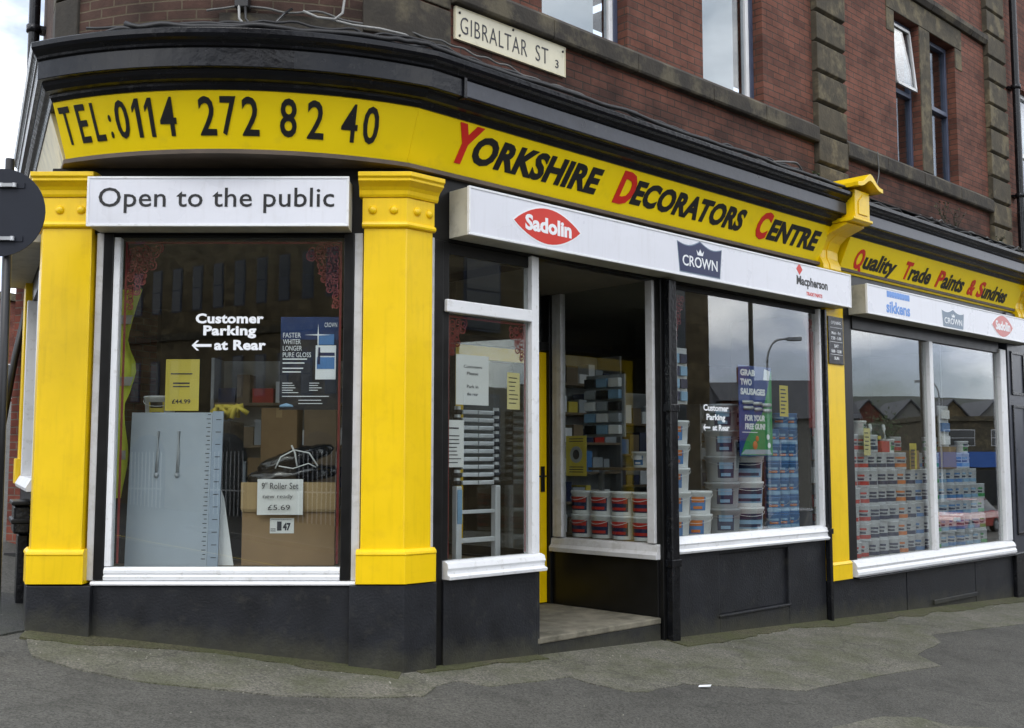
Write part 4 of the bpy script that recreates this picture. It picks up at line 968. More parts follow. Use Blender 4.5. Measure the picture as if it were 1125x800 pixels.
for i in range(9): poly_on(k, [(7.16 + i * .066, 3.50), (7.215 + i * .066, 3.50), (7.215 + i * .066, 3.575), (7.16 + i * .066, 3.575)], fB, .001)
poly_on(k, [(7.16, 3.52), (7.743, 3.52), (7.743, 3.562), (7.16, 3.562)], fB2, .001)
k.build('logo', logo_blue, LC)
text(LC, 'logo_lettering', 'sikkens', (7.14, 7.75, 3.31, 3.455), fB, logo_blue, .001, bold=.03)
k = MB(FA)
# street nameplate
NP = thing('street_nameplate', 'cream metal street nameplate fixed to the brick wall above the cornice', 'street sign', FB(1.11, -.02, 4.92))
k = MB(FB); k.box(.475, 1.765, -.030, -.024 + .02, 4.915, 5.187); k.build('plate', cream_plate, NP, .003)
k = MB()
for a, b, c, d in ((.475, 1.765, 4.915, 4.923), (.475, 1.765, 5.179, 5.187), (.475, .483, 4.923, 5.179), (1.757, 1.765, 4.923, 5.179)): poly_on(k, [(a, c), (b, c), (b, d), (a, d)], flat(FB, -.031), .003)
k.build('rim', cream_board, NP)
for w_, a, b, c, d in (('GIBRALTAR', .53, 1.285, 4.975, 5.115), ('ST', 1.39, 1.545, 4.975, 5.115), ('3', 1.635, 1.675, 4.972, 5.045)):
    k = MB(); add_text(k, w_, a, b, c, d, flat(FB, -.031), .003, bold=-.012 if w_ != '3' else 0, space=1.12); k.build('lettering', ink, NP, recalc=False)
k = MB()
for x, z in ((.52, 5.14), (.52, 4.95), (1.12, 5.165), (1.73, 5.14)): k.tube([FB(x, -.028, z), FB(x, -.038, z)], .010, 8)
k.build('screw', text_black, NP)
# opening hours plaque on the slim pilaster
PQ = thing('hours_plaque', 'narrow black opening hours plaque on the slim yellow pilaster', 'sign', FB(6.26, -.07, 2.66))
k = MB(FB); k.box(6.09, 6.42, -.075, -.061, 2.64, 3.19); k.build('plate', black_gloss, PQ, .002)
k = MB()
for s_, z, w in (('OPENING', 3.12, .22), ('Mon - Fri', 3.00, .20), ('7.30 - 5.00', 2.94, .22), ('SAT', 2.85, .10), ('8.00 - 12.00', 2.79, .22), ('SUN', 2.71, .10)):
    add_text(k, s_, 6.255 - w / 2, 6.255 + w / 2, z - .018, z + .018, flat(FB, -.076), .001, bold=.01)
for z in (2.895, 2.75, 3.06): rect(k, flat(FB, -.0775), 6.12, 6.39, z, z + .004)
k.build('lettering', text_white, PQ, recalc=False)

# ================================================================== things in and around the shop
ORD = ['first', 'second', 'third', 'fourth', 'fifth', 'sixth', 'seventh', 'eighth', 'ninth', 'tenth', 'eleventh', 'twelfth', 'thirteenth', 'fourteenth', 'fifteenth', 'sixteenth', 'seventeenth']
def LF(c, rz):      # local frame standing at world point c, rotated
    class f_:
        def __call__(s, x, y, z): return Vector(c) + Vector((x * math.cos(rz) - y * math.sin(rz), x * math.sin(rz) + y * math.cos(rz), z))
    return f_()
ANG_B = math.atan2(BD.y, BD.x)

# ---- paint tins: can, lid, label, handle ears
def make_tin(name, label, cat, group, lab_m, r=.095, h=.215, body=tin_white, loc=(0, 0, 0), band=None):
    t = thing(name, label, cat, loc, group); c = LF(loc, 0)
    k = MB(c); k.lathe([(.001, .002), (r - .004, .002), (r, .006), (r, h - .012), (r + .003, h - .010), (r + .003, h - .002), (r - .004, h), (r - .010, h - .008), (r - .014, h - .008)], seg=22); k.build('can', body, t)
    k = MB(c); k.lathe([(r - .014, h - .010), (r - .020, h - .004), (.001, h - .005)], seg=22); k.build('lid', tin_metal, t)
    k = MB(c); k.lathe([(r + .0012, h * .14), (r + .0012, h * .36)], seg=14, a0=-160, a1=-20); k.lathe([(r + .0014, h * .62), (r + .0014, h * .74)], seg=14, a0=-175, a1=-70); k.build('label', lab_m, t)
    k = MB(c); k.lathe([(r + .0013, h * .42), (r + .0013, h * .55)], seg=8, a0=-140, a1=-75); k.build('print', band or navy_label, t)
    k = MB(c); pts = [(-r * math.cos(a) * 1.03, -r * math.sin(a) * 1.06 - .004, h * .78 - math.sin(a) * .055) for a in [math.pi * i / 10 for i in range(11)]]; k.tube(pts, .0022, 5); k.build('handle', tin_metal, t)
    return t
# ---- plastic tubs: tapered body with rim lid
def make_tub(name, label, cat, group, r=.165, h=.235, body=tub_white, lab=blue_label, lab2=orange_label, loc=(0, 0, 0), sy=.85, a0=-120, a1=-60):
    t = thing(name, label, cat, loc, group); c = LF(loc, 0)
    k = MB(c); k.lathe([(.001, 0), (r * .88, 0), (r * .89, .006), (r * .965, h * .84), (r * 1.0, h * .85), (r * 1.0, h * .90)], seg=26, sy=sy); k.build('tub', body, t)
    k = MB(c); k.lathe([(r * 1.0, h * .885), (r * 1.035, h * .89), (r * 1.04, h * .975), (r * 1.0, h * .992), (r * .93, h * .985), (r * .90, h * .965), (.001, h * .965)], seg=26, sy=sy); k.build('lid', body, t)
    e = .0015
    k = MB(c); k.lathe([(r * .908 + e, h * .16), (r * .955 + e, h * .74)], seg=8, a0=a0, a1=a1, sy=sy); k.build('label', lab, t)
    k = MB(c); k.lathe([(r * .935 + 2 * e, h * .50), (r * .955 + 2 * e, h * .74)], seg=8, a0=a0 + 6, a1=a1 - 6, sy=sy); k.lathe([(r * .915 + 2 * e, h * .22), (r * .922 + 2 * e, h * .34)], seg=8, a0=a0 + 12, a1=a1 - 14, sy=sy); k.build('print', lab2, t)
    k = MB(c); pts = [(-r * 1.04 * math.cos(a), -r * sy * 1.05 * math.sin(a), h * .86 - math.sin(a) * .06) for a in [math.pi * i / 10 for i in range(11)]]; k.tube(pts, .003, 5); k.build('handle', body, t)
    return t

# tins stacked in the wide window
G = 'paint tins stacked in the wide window'
heights = [7, 7, 7, 6, 6, 6, 5, 6, 5, 7, 5, 5, 6, 6, 5, 4]
cols_m = [(red_label, 'red'), (red_label, 'red'), (navy_label, 'dark blue'), (navy_label, 'dark blue'), (navy_label, 'dark blue'), (orange_label, 'orange'), (navy_label, 'dark blue'), (blue_label, 'blue'), (navy_label, 'dark blue'), (green_label, 'green'), (pale_blue, 'pale blue'), (blue_label, 'blue'), (blue_label, 'blue'), (pale_blue, 'pale blue'), (pale_blue, 'pale blue'), (green_label, 'green')]
proto = {}
x = 7.12
for ci, hgt in enumerate(heights):
    lm, ln = cols_m[ci]
    for r_ in range(hgt):
        p = FB(x + random.uniform(-.008, .008), .27 + random.uniform(-.02, .02), .342 + r_ * .2165)
        lab = f'{ln} labelled paint tin, {ORD[r_]} from the bottom of the {ORD[ci]} stack' if r_ < hgt - 1 else f'{ln} labelled paint tin topmost of the {ORD[ci]} stack in wide window'
        if ln not in proto:
            t = make_tin('paint_tin', lab, 'paint tin', G, lm, loc=(0, 0, 0)); proto[ln] = t; t.location = p; t.rotation_euler = (0, 0, ANG_B - .75 + random.uniform(-.2, .2))
        else:
            t = copy_tree(proto[ln], p, ANG_B - .75 + random.uniform(-.45, .45)); t['label'] = lab
    x += .243
x = 7.2
for ci in range(14):
    lm, ln = cols_m[(ci * 5 + 3) % 16]
    for r_ in range([7, 7, 6, 7, 6, 6, 7, 6, 5, 6, 7, 6, 5, 6][ci]):
        t = copy_tree(proto[ln], FB(x + random.uniform(-.02, .02), .55 + random.uniform(-.03, .03), .342 + r_ * .2165), ANG_B - .75 + random.uniform(-.5, .5)); t['label'] = f'{ln} labelled paint tin, {ORD[r_]} from the bottom, {ORD[ci]} stack of the rear row'; t['group'] = 'rear row of paint tins in the wide window'
    x += .28
# things standing on or behind the stacks
def carton(label, fr, x0, x1, y0, y1, z0, z1, m, tape=True, group=None):
    t = thing('carton', label, 'box', fr((x0 + x1) / 2, (y0 + y1) / 2, z0), group)
    k = MB(fr); k.box(x0, x1, y0, y1, z0, z1); k.build('box_body', m, t, .004)
    if tape:
        k = MB(fr); k.box((x0 + x1) / 2 - .025, (x0 + x1) / 2 + .025, y0 - .001, y1 + .001, z1 - .08, z1 + .001); k.build('tape', cardboard2, t)
    return t
zt = lambda n: .342 + n * .2165 + .001
carton('brown cardboard box standing on the seventh stack of tins', FB, 8.47, 8.72, .15, .38, zt(5), zt(5) + .24, cardboard)
carton('brown cardboard box standing on the eleventh and twelfth stacks of tins', FB, 9.46, 9.86, .16, .42, zt(5), zt(5) + .30, cardboard)
carton('small dark red carton standing on the fourth stack of tins', FB, 7.76, 7.97, .18, .36, zt(6), zt(6) + .14, red_label, False)
# small radio-like tools, sealant tub on the stacks
TD = make_tub('plastic_tub', 'small white tub on top of the fifth stack of tins', 'tub', None, r=.10, h=.17, lab=green_label, lab2=navy_label, loc=(0, 0, 0)); TD.location = FB(8.09, .27, zt(6)); TD.rotation_euler = (0, 0, ANG_B)
t = copy_tree(TD, FB(10.28, .27, zt(6)), ANG_B - .3); t['label'] = 'small white tub on top of the fourteenth stack of tins'
t = copy_tree(TD, FB(7.37, .27, zt(7)), ANG_B + .2); t['label'] = 'small white tub on top of the second stack of tins'
# power tool with yellow grip hanging in the window
def display_sheet(name, label, cat, fr, x0, x1, z0, z1, y, m, lines=(), prints=(), curl=0):
    t = thing(name, label, cat, fr((x0 + x1) / 2, y, z0))
    k = MB(fr); n = 6; V = []
    for i in range(n + 1):
        for j in (0, 1):
            xx = x0 + (x1 - x0) * i / n; zz = (z0, z1)[j]; V.append((xx, y + curl * math.sin(math.pi * i / n), zz))
    for i in range(n + 1):
        for j in (0, 1):
            xx = x0 + (x1 - x0) * i / n; zz = (z0, z1)[j]; V.append((xx, y + .0015 + curl * math.sin(math.pi * i / n), zz))
    m2 = 2 * (n + 1); F = []
    for i in range(n): a = 2 * i; F += [(a, a + 2, a + 3, a + 1), (m2 + a, m2 + a + 1, m2 + a + 3, m2 + a + 2), (a, m2 + a, m2 + a + 2, a + 2), (a + 1, a + 3, m2 + a + 3, m2 + a + 1)]
    F += [(0, 1, m2 + 1, m2), (m2 - 2, 2 * m2 - 2, 2 * m2 - 1, m2 - 1)]
    k.add(V, F); k.build('sheet', m, t)
    return t
mpB = flat(FB, .042); 
def printed(t, fr, y, items, m, name='print', bold=0):
    k = MB(); mp = flat(fr, y - .0012)
    for it in items:
        if isinstance(it[0], str): add_text(k, it[0], it[1], it[2], it[3], it[4], mp, .0006, bold=it[5] if len(it) > 5 else bold)
        else: poly_on(k, [(it[0], it[2]), (it[1], it[2]), (it[1], it[3]), (it[0], it[3])], mp, .0004)
    k.build(name, m, t, recalc=False)
def small_lines(x0, x1, z1, n, dz, h, rnd):
    return [(x0, x0 + (x1 - x0) * rnd.uniform(.6, 1), z1 - i * dz - h, z1 - i * dz) for i in range(n)]
rl = random.Random(21)
t = display_sheet('price_notice', 'pale yellow price card near the slim pilaster in the wide window', 'notice', FB, 7.20, 7.36, 1.60, 1.93, .12, paper_cream); printed(t, FB, .12, small_lines(7.22, 7.34, 1.88, 5, .05, .014, rl), ink)
t = display_sheet('price_notice', 'yellow price card hanging beside the white window bar', 'notice', FB, 8.43, 8.62, 1.42, 1.76, .14, paper_yel, curl=.02); printed(t, FB, .14, small_lines(8.46, 8.59, 1.68, 5, .05, .016, rl), ink)
rk = thing('hanging_tool_display', 'dark hanging tool display with two pale handles behind the wide window', 'display', FB(8.3, .5, 1.9))
k = MB(FB); k.box(7.98, 8.46, .50, .56, 1.78, 2.02); k.tube([(8.2, .53, 2.0), (8.2, .53, 3.25)], .004); k.build('board', text_black, rk, .01)
for xx in (8.02, 8.38):
    k = MB(FB); k.tube([(xx, .47, 2.0), (xx - .02, .45, 1.95), (xx, .46, 1.85), (xx + .02, .47, 1.80)], .022, 8); k.build('handle', tub_white, rk)
k = MB(FB); k.box(8.10, 8.16, .47, .50, 1.79, 1.85); k.box(8.24, 8.32, .47, .50, 1.81, 1.86); k.build('yellow_grip', paper_yel, rk, .006)
sr = thing('leaflet_rack', 'white leaflet rack hanging behind the far pane of the wide window', 'rack', FB(9.75, .3, 1.9))
k = MB(FB); k.box(9.72, 10.02, .33, .35, 1.55, 2.30); k.build('back_panel', white_dim, sr)
for i in range(4): 
    k = MB(FB); k.box(9.74, 10.0, .30, .325, 1.58 + i * .18, 1.70 + i * .18); k.build('leaflet', [pale_blue, tub_white, blue_label, tub_white][i], sr)
k = MB(FB); k.tube([(9.87, .34, 2.3), (9.87, .34, 3.24)], .003); k.build('cord', white_cord, sr)

# tubs in the middle window
G = 'white tubs stacked in the tub window'
T0 = make_tub('paint_tub', 'x', 'tub', G, r=.165, h=.235)
k0 = 0
for (sx, iy, n_, word) in ((3.63, .33, 5, 'nearest the drainpipe'), (4.02, .36, 2, 'second from the drainpipe')):
    for r_ in range(n_):
        lab = f'blue labelled white tub, {ORD[r_]} from the bottom of the stack {word}'
        p = FB(sx + random.uniform(-.01, .01), iy - .06, .767 + r_ * .234); a = ANG_B - .8 + random.uniform(-.15, .15)
        if k0 == 0: T0.location = p; T0.rotation_euler = (0, 0, a); T0['label'] = lab; k0 = 1
        else: c = copy_tree(T0, p, a); c['label'] = lab
G = 'grey and pale blue tubs stacked in the tub window'
T1 = make_tub('paint_tub', 'x', 'tub', G, r=.185, h=.275, body=tub_grey, lab=navy_label, lab2=pale_blue); T2 = make_tub('paint_tub', 'x', 'tub', G, r=.19, h=.275, body=tub_white, lab=pale_blue, lab2=navy_label, a0=-155, a1=-35)
# slanted dark flash across the big label
for Tx, sx, n_, w_ in ((T1, 4.58, 5, 'grey tub with dark label'), (T2, 5.03, 5, 'white tub with big blue label')):
    for r_ in range(n_):
        lab = f'{w_}, {ORD[r_]} from the bottom, behind the hanging poster'
        p = FB(sx + random.uniform(-.01, .01), .36, .767 + r_ * .274); a = ANG_B - .7 + random.uniform(-.12, .12)
        if r_ == 0: Tx.location = p; Tx.rotation_euler = (0, 0, a); Tx['label'] = lab
        else: c = copy_tree(Tx, p, a); c['label'] = lab
G = 'blue tins in the tub window'
B0 = make_tin('paint_tin', 'x', 'paint tin', G, pale_blue, r=.085, h=.185, body=blue_label, band=orange_label); k0 = 0
for ci, sx in enumerate((5.42, 5.61, 5.80)):
    for r_ in range(7 if ci else 6):
        lab = f'blue paint tin, {ORD[r_]} from the bottom of the {("near", "middle", "far")[ci]} column behind yellow notice'
        p = FB(sx, .28, .767 + r_ * .1865); a = ANG_B - .8 + random.uniform(-.3, .3)
        if k0 == 0: B0.location = p; B0.rotation_euler = (0, 0, a); B0['label'] = lab; k0 = 1
        else: c = copy_tree(B0, p, a); c['label'] = lab
# small boxes strip hanging beside the drainpipe
hs = thing('hanging_card', 'white card of small packets hanging beside the drainpipe', 'display card', FB(3.66, .16, 2.1))
k = MB(FB); k.box(3.46, 3.74, .17, .18, 2.10, 2.66); k.build('card', white_dim, hs)
for i in range(4):
    for j in range(2):
        k = MB(FB); k.box(3.48 + j * .125, 3.585 + j * .125, .14, .168, 2.13 + i * .125, 2.225 + i * .125); k.build('packet', pale_blue if (i + j) % 2 else navy_label, hs, .004)
sg = G
# narrow column of packets between the pipe and the tubs
PKG = 'packets piled against the drainpipe post'
for i in range(9):
    t = thing('packet', f'small patterned packet, {ORD[i]} from the bottom of the pile beside the drainpipe', 'packet', FB(3.36, .25, .767 + i * .14), PKG)
    k = MB(FB); k.box(3.33, 3.43, .17, .32, .767 + i * .14, .767 + i * .14 + .13); k.build('carton', [tub_white, tub_white, tub_grey][i % 3], t, .004)
    k = MB(FB); k.box(3.345, 3.415, .167, .17, .80 + i * .14, .86 + i * .14); k.build('print', [navy_label, text_black, red_label][i % 3], t)
# sausages poster
SP = thing('hanging_poster', 'blue and green poster with white capitals hanging in the tub window', 'poster', FB(4.82, .08, 1.58))
X0, X1, Z0, Z1 = 4.50, 5.12, 1.585, 2.54
k = MB(); mp = flat(FB, .075)
poly_on(k, [(X0, Z0), (X1, Z0), (X1, Z1), (X0, Z1)], flat(FB, .078), .003); k.build('sheet', mat('poster_blue', (.012, .045, .22), .35, .05), SP)
k = MB(); poly_on(k, [(X0 + .02, Z0 + .01), (X1, Z0 + .01), (X1, Z1 - .02), (X1 - .10, 2.25), (X1 - .20, 2.02), (X0 + .26, 1.90), (X0 + .12, 1.76)], mp, .0015); k.build('green_area', mat('poster_green', (.03, .26, .07), .4, .05), SP)
k = MB(); mq = flat(FB, .072)
for s_, a, b, z0, z1 in (('GRAB', 4.53, 4.80, 2.43, 2.50), ('TWO', 4.53, 4.74, 2.33, 2.40), ('SAUSAGES', 4.53, 4.99, 2.23, 2.30), ('FOR YOUR', 4.60, 4.98, 1.955, 2.02), ('FREE GUN!', 4.60, 4.98, 1.865, 1.93)): add_text(k, s_, a, b, z0, z1, mq, .0008, bold=.05, shear=.1 if z0 < 2.1 else 0)
for it in small_lines(4.55, 5.02, 1.84, 1, .02, .008, rl): poly_on(k, [(it[0], it[2]), (it[1], it[2]), (it[1], it[3]), (it[0], it[3])], mq, .0006)
poly_on(k, [(4.96, 2.40), (5.07, 2.40), (5.09, 2.50), (4.98, 2.52)], mq, .0004)
for c in ((5.03, 1.79), (5.05, 1.70)): poly_on(k, [(c[0] + .03 * math.cos(a), c[1] + .03 * math.sin(a)) for a in [i * math.pi / 5 for i in range(10)]], mq, .0006)
k.build('lettering', text_white, SP, recalc=False)
k = MB(FB)
for i, (a, b) in enumerate(((4.56, 4.74), (4.76, 4.90), (4.92, 5.08))):
    k.tube([(a, .070, 2.15 - i * .01), (b, .070, 2.155 - i * .01)], .020, 8); k.tube([(a + .02, .070, 2.09 - i * .01), (b, .070, 2.095 - i * .01)], .020, 8)
k.build('tubes_picture', silver, SP)
k = MB(FB); k.sphere((4.78, .070, 1.70), .045, sc=(1, .1, 1)); k.sphere((4.82, .069, 1.77), .03, sc=(1, .1, 1)); k.build('figure_picture', orange_label, SP)
k = MB(); poly_on(k, [(X0 + .02, Z0 + .02), (X1 - .02, Z0 + .02), (X1 - .06, Z0 + .07), (X0 + .1, Z0 + .07)], mq, .0004); k.build('pale_band', panel_grey, SP)
t = display_sheet('price_notice', 'narrow yellow notice hanging beside the blue and green poster', 'notice', FB, 5.27, 5.44, 2.02, 2.36, .07, paper_yel); printed(t, FB, .07, small_lines(5.29, 5.42, 2.32, 7, .042, .014, rl), ink)
def arrow(k, x0, x1, zc, h, mp, th):
    poly_on(k, [(x0, zc), (x0 + h, zc + h), (x0 + h * 1.45, zc + h), (x0 + h * .75, zc + h * .28), (x1, zc + h * .28), (x1, zc - h * .28), (x0 + h * .75, zc - h * .28), (x0 + h * 1.45, zc - h), (x0 + h, zc - h)], mp, th)
# window lettering
WL = thing('window_lettering', 'white customer parking lettering with arrow on the tub window glass', 'lettering', FB(4.02, .02, 1.81))
k = MB(); mp = flat(FB, .0185)
for s_, a, b, z0, z1 in (('Customer', 3.80, 4.23, 2.035, 2.10), ('Parking', 3.85, 4.17, 1.925, 2.005), ('at Rear', 3.95, 4.24, 1.84, 1.90)): add_text(k, s_, a, b, z0, z1, mp, .0008, bold=.03)
arrow(k, 3.79, 3.91, 1.868, .032, mp, .0008); k.build('lettering', text_white, WL, recalc=False)
WL = thing('window_lettering', 'white customer parking lettering with arrow on the corner window glass', 'lettering', FA(-1.32, .02, 2.36))
k = MB(); mp = flat(FA, .0185)
for s_, a, b, z0, z1 in (('Customer', -1.575, -1.06, 2.575, 2.652), ('Parking', -1.515, -1.115, 2.462, 2.560), ('at Rear', -1.43, -1.04, 2.372, 2.450)): add_text(k, s_, a, b, z0, z1, mp, .0008, bold=.04, space=1.05)
arrow(k, -1.60, -1.45, 2.408, .038, mp, .0008); k.build('lettering', text_white, WL, recalc=False)

# ---- corner window display
PN = thing('plastic_sheet', 'tall pale grey plastic panel with ruler edge leaning in the corner window', 'panel', FA(-1.8, .3, .74))
class Lean:
    def __init__(s, fr, y0, dy): s.fr = fr; s.y0 = y0; s.dy = dy
    def __call__(s, x, y, z): return s.fr(x, s.y0 + s.dy * (z - .74) + y, z)
lp = Lean(FA, .26, .06)
k = MB(lp); k.box(-2.145, -1.515, 0, .02, .737, 1.915); k.build('sheet', panel_grey, PN, .003)
k = MB(lp); k.box(-1.513, -1.43, -.004, .016, .737, 1.925); k.build('ruler_strip', mat('ruler_strip_blue', (.30, .36, .44), .5, .05), PN, .002)
k = MB(lp)
for i in range(34): k.box(-1.55 + (0 if i % 2 else -.01), -1.528, -.0015, -.0003, .79 + i * .0335, .796 + i * .0335)
for i in range(12): k.box(-1.485, -1.445, -.006, -.0045, .80 + i * .096, .806 + i * .096)
k.build('ruler_marks', ink, PN)
for xx in (-1.93, -1.77):
    k = MB(lp); k.tube([(xx, -.004, 1.77), (xx + .004, -.006, 1.60), (xx, -.004, 1.45)], .012, 6); k.sphere((xx, -.004, 1.43), .02); k.build('glue_run', tub_grey, PN)
k = MB(Lean(FA, .34, .05)); k.face_poly([(-1.50, .737), (-1.33, .737), (-1.42, 1.25), (-1.50, 1.45)], 0, .004); o = k.build('offcut_sheet', tub_white, None, origin=FA(-1.4, .34, .74)); tag(o, 'white pointed offcut sheet standing between the grey panel and the cardboard box', 'sheet')
BX = thing('cardboard_box', 'large brown cardboard box with folded flap and handwritten price note', 'box', FA(-.93, .5, .74))
k = MB(FA); k.box(-1.262, -.545, .30, .75, .737, 1.150); k.build('box_body', cardboard, BX, .005)
k = MB(Lean(FA, .29, -.03)); k.box(-1.268, -.54, 0, .005, 1.165, 1.375); k.box(-1.262, -.545, .007, .012, 1.15, 1.375); k.build('flap', cardboard2, BX, .002)
t = display_sheet('handwritten_note', 'crumpled white note with handwritten price hanging on the cardboard box', 'note', FA, -1.135, -.785, 1.128, 1.40, .245, paper, curl=.012)
printed(t, FA, .238, [('9" Roller Set', -1.10, -.82, 1.325, 1.375), ('new ready', -1.09, -.86, 1.245, 1.285), ('£5.69', -1.05, -.88, 1.165, 1.205)], ink)
t = display_sheet('box_label', 'small white sticker numbered 47 on the cardboard box below the note', 'sticker', FA, -1.045, -.860, .985, 1.100, .297, paper)
printed(t, FA, .297, [('47', -.945, -.885, 1.005, 1.065, .05), (-.99, -.955, 1.005, 1.075), (-1.04, -1.0, 1.0, 1.006), (-1.04, -1.0, 1.015, 1.021), (-1.04, -.88, 1.088, 1.091)], ink)
# black polythene bags with white cord
PB = thing('black_bundle', 'bundle of black polythene bags tied with white cord on the cardboard box', 'bag', FA(-.9, .5, 1.16))
k = MB(FA); rb = random.Random(5)
def crumple(x0, x1, y, z, ry, rz_, tilt):
    n, m2 = 22, 16; V = []; F = []
    for i in range(n + 1):
        t = i / n; e = max(.12, math.sin(math.pi * min(1, max(0, t))) ** .35); 
        for j in range(m2):
            a = 2 * math.pi * j / m2; w = 1 + .16 * math.sin(5 * a + 9 * t) + .10 * math.sin(17 * t + 3 * a) + rb.uniform(-.06, .06)
            V.append((x0 + (x1 - x0) * t, y + ry * e * w * math.cos(a), z + tilt * (t - .5) + rz_ * e * w * math.sin(a)))
    for i in range(n):
        for j in range(m2): j2 = (j + 1) % m2; F.append((i * m2 + j, i * m2 + j2, (i + 1) * m2 + j2, (i + 1) * m2 + j))
    F += [tuple(range(m2)), tuple(range(n * m2, n * m2 + m2))]
    k.add(V, F, smooth=True)
crumple(-1.28, -.56, .50, 1.43, .17, .075, .06); k.build('lower_bag', polybag, PB)
k = MB(FA); crumple(-1.20, -.60, .52, 1.56, .14, .07, .16); k.build('upper_bag', polybag, PB)
k = MB(FA); k.tube([(-1.02, .33, 1.48), (-.98, .34, 1.57), (-.88, .36, 1.625), (-.76, .35, 1.60), (-.69, .33, 1.50)], .006); k.tube([(-.99, .31, 1.50), (-.88, .315, 1.48), (-.76, .32, 1.52), (-.70, .32, 1.49)], .005); k.tube([(-.90, .35, 1.66), (-.87, .34, 1.60), (-.85, .33, 1.50)], .007); k.build('white_cord', white_cord, PB)
t = display_sheet('yellow_poster', 'plain yellow price poster standing above the grey panel', 'poster', FA, -1.90, -1.635, 1.93, 2.335, .36, paper_yel)
printed(t, FA, .36, [(-1.86, -1.69, 2.215, 2.225), (-1.84, -1.71, 2.14, 2.152), (-1.84, -1.71, 2.115, 2.125), ('£44.99', -1.845, -1.70, 1.985, 2.02, .02)], ink)
# hi-vis vest hanging on the left
VS = thing('safety_vest', 'yellow safety vest with grey reflective bands hanging inside the corner window', 'vest', FA(-2.2, .5, 2.3))
k = MB(FA); n = 12; pts = [(-2.30, 2.06), (-2.215, 1.95), (-2.17, 2.10), (-2.145, 2.25), (-2.165, 2.36), (-2.215, 2.45), (-2.235, 2.58), (-2.19, 2.72), (-2.125, 2.88), (-2.165, 2.92), (-2.225, 2.80), (-2.27, 2.70), (-2.30, 2.70)]
V = []; F = []
zz = [1.25 + i * (2.90 - 1.25) / 20 for i in range(21)]
def edge(z):
    if z < 2.0: return -2.225 + .02 * math.sin(z * 9)
    if z < 2.28: return -2.225 + (z - 2.0) / .28 * .085
    if z < 2.46: return -2.14 - (z - 2.28) / .18 * .08
    return -2.22 + ((z - 2.46) / .44) ** 1.3 * .11
for z in zz:
    for j in range(7):
        t_ = j / 6; V.append((-2.42 + (edge(z) + 2.42) * t_, .42 + .03 * math.sin(t_ * 9 + z * 3), z))
for i in range(20):
    for j in range(6): a = i * 7 + j; F.append((a, a + 1, a + 8, a + 7))
k.add(V, F, smooth=True); k.build('fabric', hi_vis, VS)
k = MB(FA)
for za in (2.13, 2.62, 1.55): k.add([(-2.42, .405, za), (edge(za) - .005, .405, za), (edge(za + .07) - .005, .405, za + .07), (-2.42, .405, za + .07)], [(0, 1, 2, 3)])
k.build('reflective_band', silver, VS)
# glossy paint poster
PP = thing('gloss_poster', 'dark blue gloss paint poster with a picture of a tin, in the corner window', 'poster', FA(-.7, .1, 1.9))
k = MB(FA); k.box(-.945, -.492, .085, .088, 1.925, 2.635); k.build('sheet', mat('poster_dark', (.012, .014, .020), .3, .1, col2=(.010, .035, .13), c2amt=.9, c2scale=1.2), PP)
k = MB(FA); k.box(-.943, -.494, .0835, .0848, 2.46, 2.633); k.build('blue_top', mat('poster_top', (.012, .035, .12), .3, .2, 5), PP)
k = MB(); mp = flat(FA, .083)
for i, s_ in enumerate(('FASTER', 'WHITER', 'LONGER', 'PURE GLOSS')): add_text(k, s_, -.925, (-.79, -.79, -.78, -.71)[i], 2.475 - i * .050, 2.512 - i * .050, mp, .0006)
for it in small_lines(-.925, -.74, 2.315, 2, .03, .009, rl) + small_lines(-.925, -.76, 2.245, 2, .028, .009, rl) + small_lines(-.925, -.80, 2.13, 5, .018, .005, rl) + small_lines(-.72, -.62, 2.13, 4, .018, .005, rl) + small_lines(-.945 + .02, -.56, 2.03, 1, .02, .006, rl) + small_lines(-.80, -.58, 2.0, 2, .025, .005, rl): poly_on(k, [(it[0], it[2]), (it[1], it[2]), (it[1], it[3]), (it[0], it[3])], mp, .0006)
add_text(k, 'CROWN', -.61, -.515, 2.555, 2.59, mp, .0006); k.build('lettering', text_white, PP, recalc=False)
k = MB(FA); k.box(-.675, -.52, .080, .083, 2.155, 2.415); k.build('tin_picture', text_white, PP, .002)
k = MB(FA); k.box(-.665, -.53, .078, .0798, 2.235, 2.325); k.box(-.655, -.535, .078, .0798, 2.42, 2.50); k.build('tin_label_picture', blue_label, PP); k = MB(FA); k.box(-.655, -.53, .0775, .0797, 2.335, 2.36); k.box(-.66, -.64, .0775, .0797, 2.27, 2.40); k.build('tin_band_picture', logo_navy, PP)
k = MB(); poly_on(k, [(-.76, 2.495), (-.662, 2.500), (-.657, 2.58), (-.652, 2.500), (-.56, 2.495), (-.652, 2.490), (-.657, 2.30), (-.662, 2.490)], flat(FA, .0765), .0005); k.build('sparkle', text_white, PP, recalc=False)
k = MB(FA); k.lathe([(.001, 0), (.055, 0), (.05, .015), (.001, .03)], -.89, .079, 1.945, seg=10, sy=.03); k.build('emblem', pale_blue, PP)
# small goods behind the panel
t = make_tub('paint_tub', 'white tub with yellow lid label standing behind the grey panel', 'tub', None, r=.125, h=.20, lab=paper_yel, lab2=text_black); t.location = FA(-2.02, .62, 1.86)
c_ = thing('display_stand', 'dark cloth-covered stand behind the grey panel in the corner window', 'stand', FA(-1.8, .7, .74)); k = MB(FA); k.box(-2.35, -1.42, .50, .95, .737, 1.855); k.build('stand_body', dark_room, c_, .01)
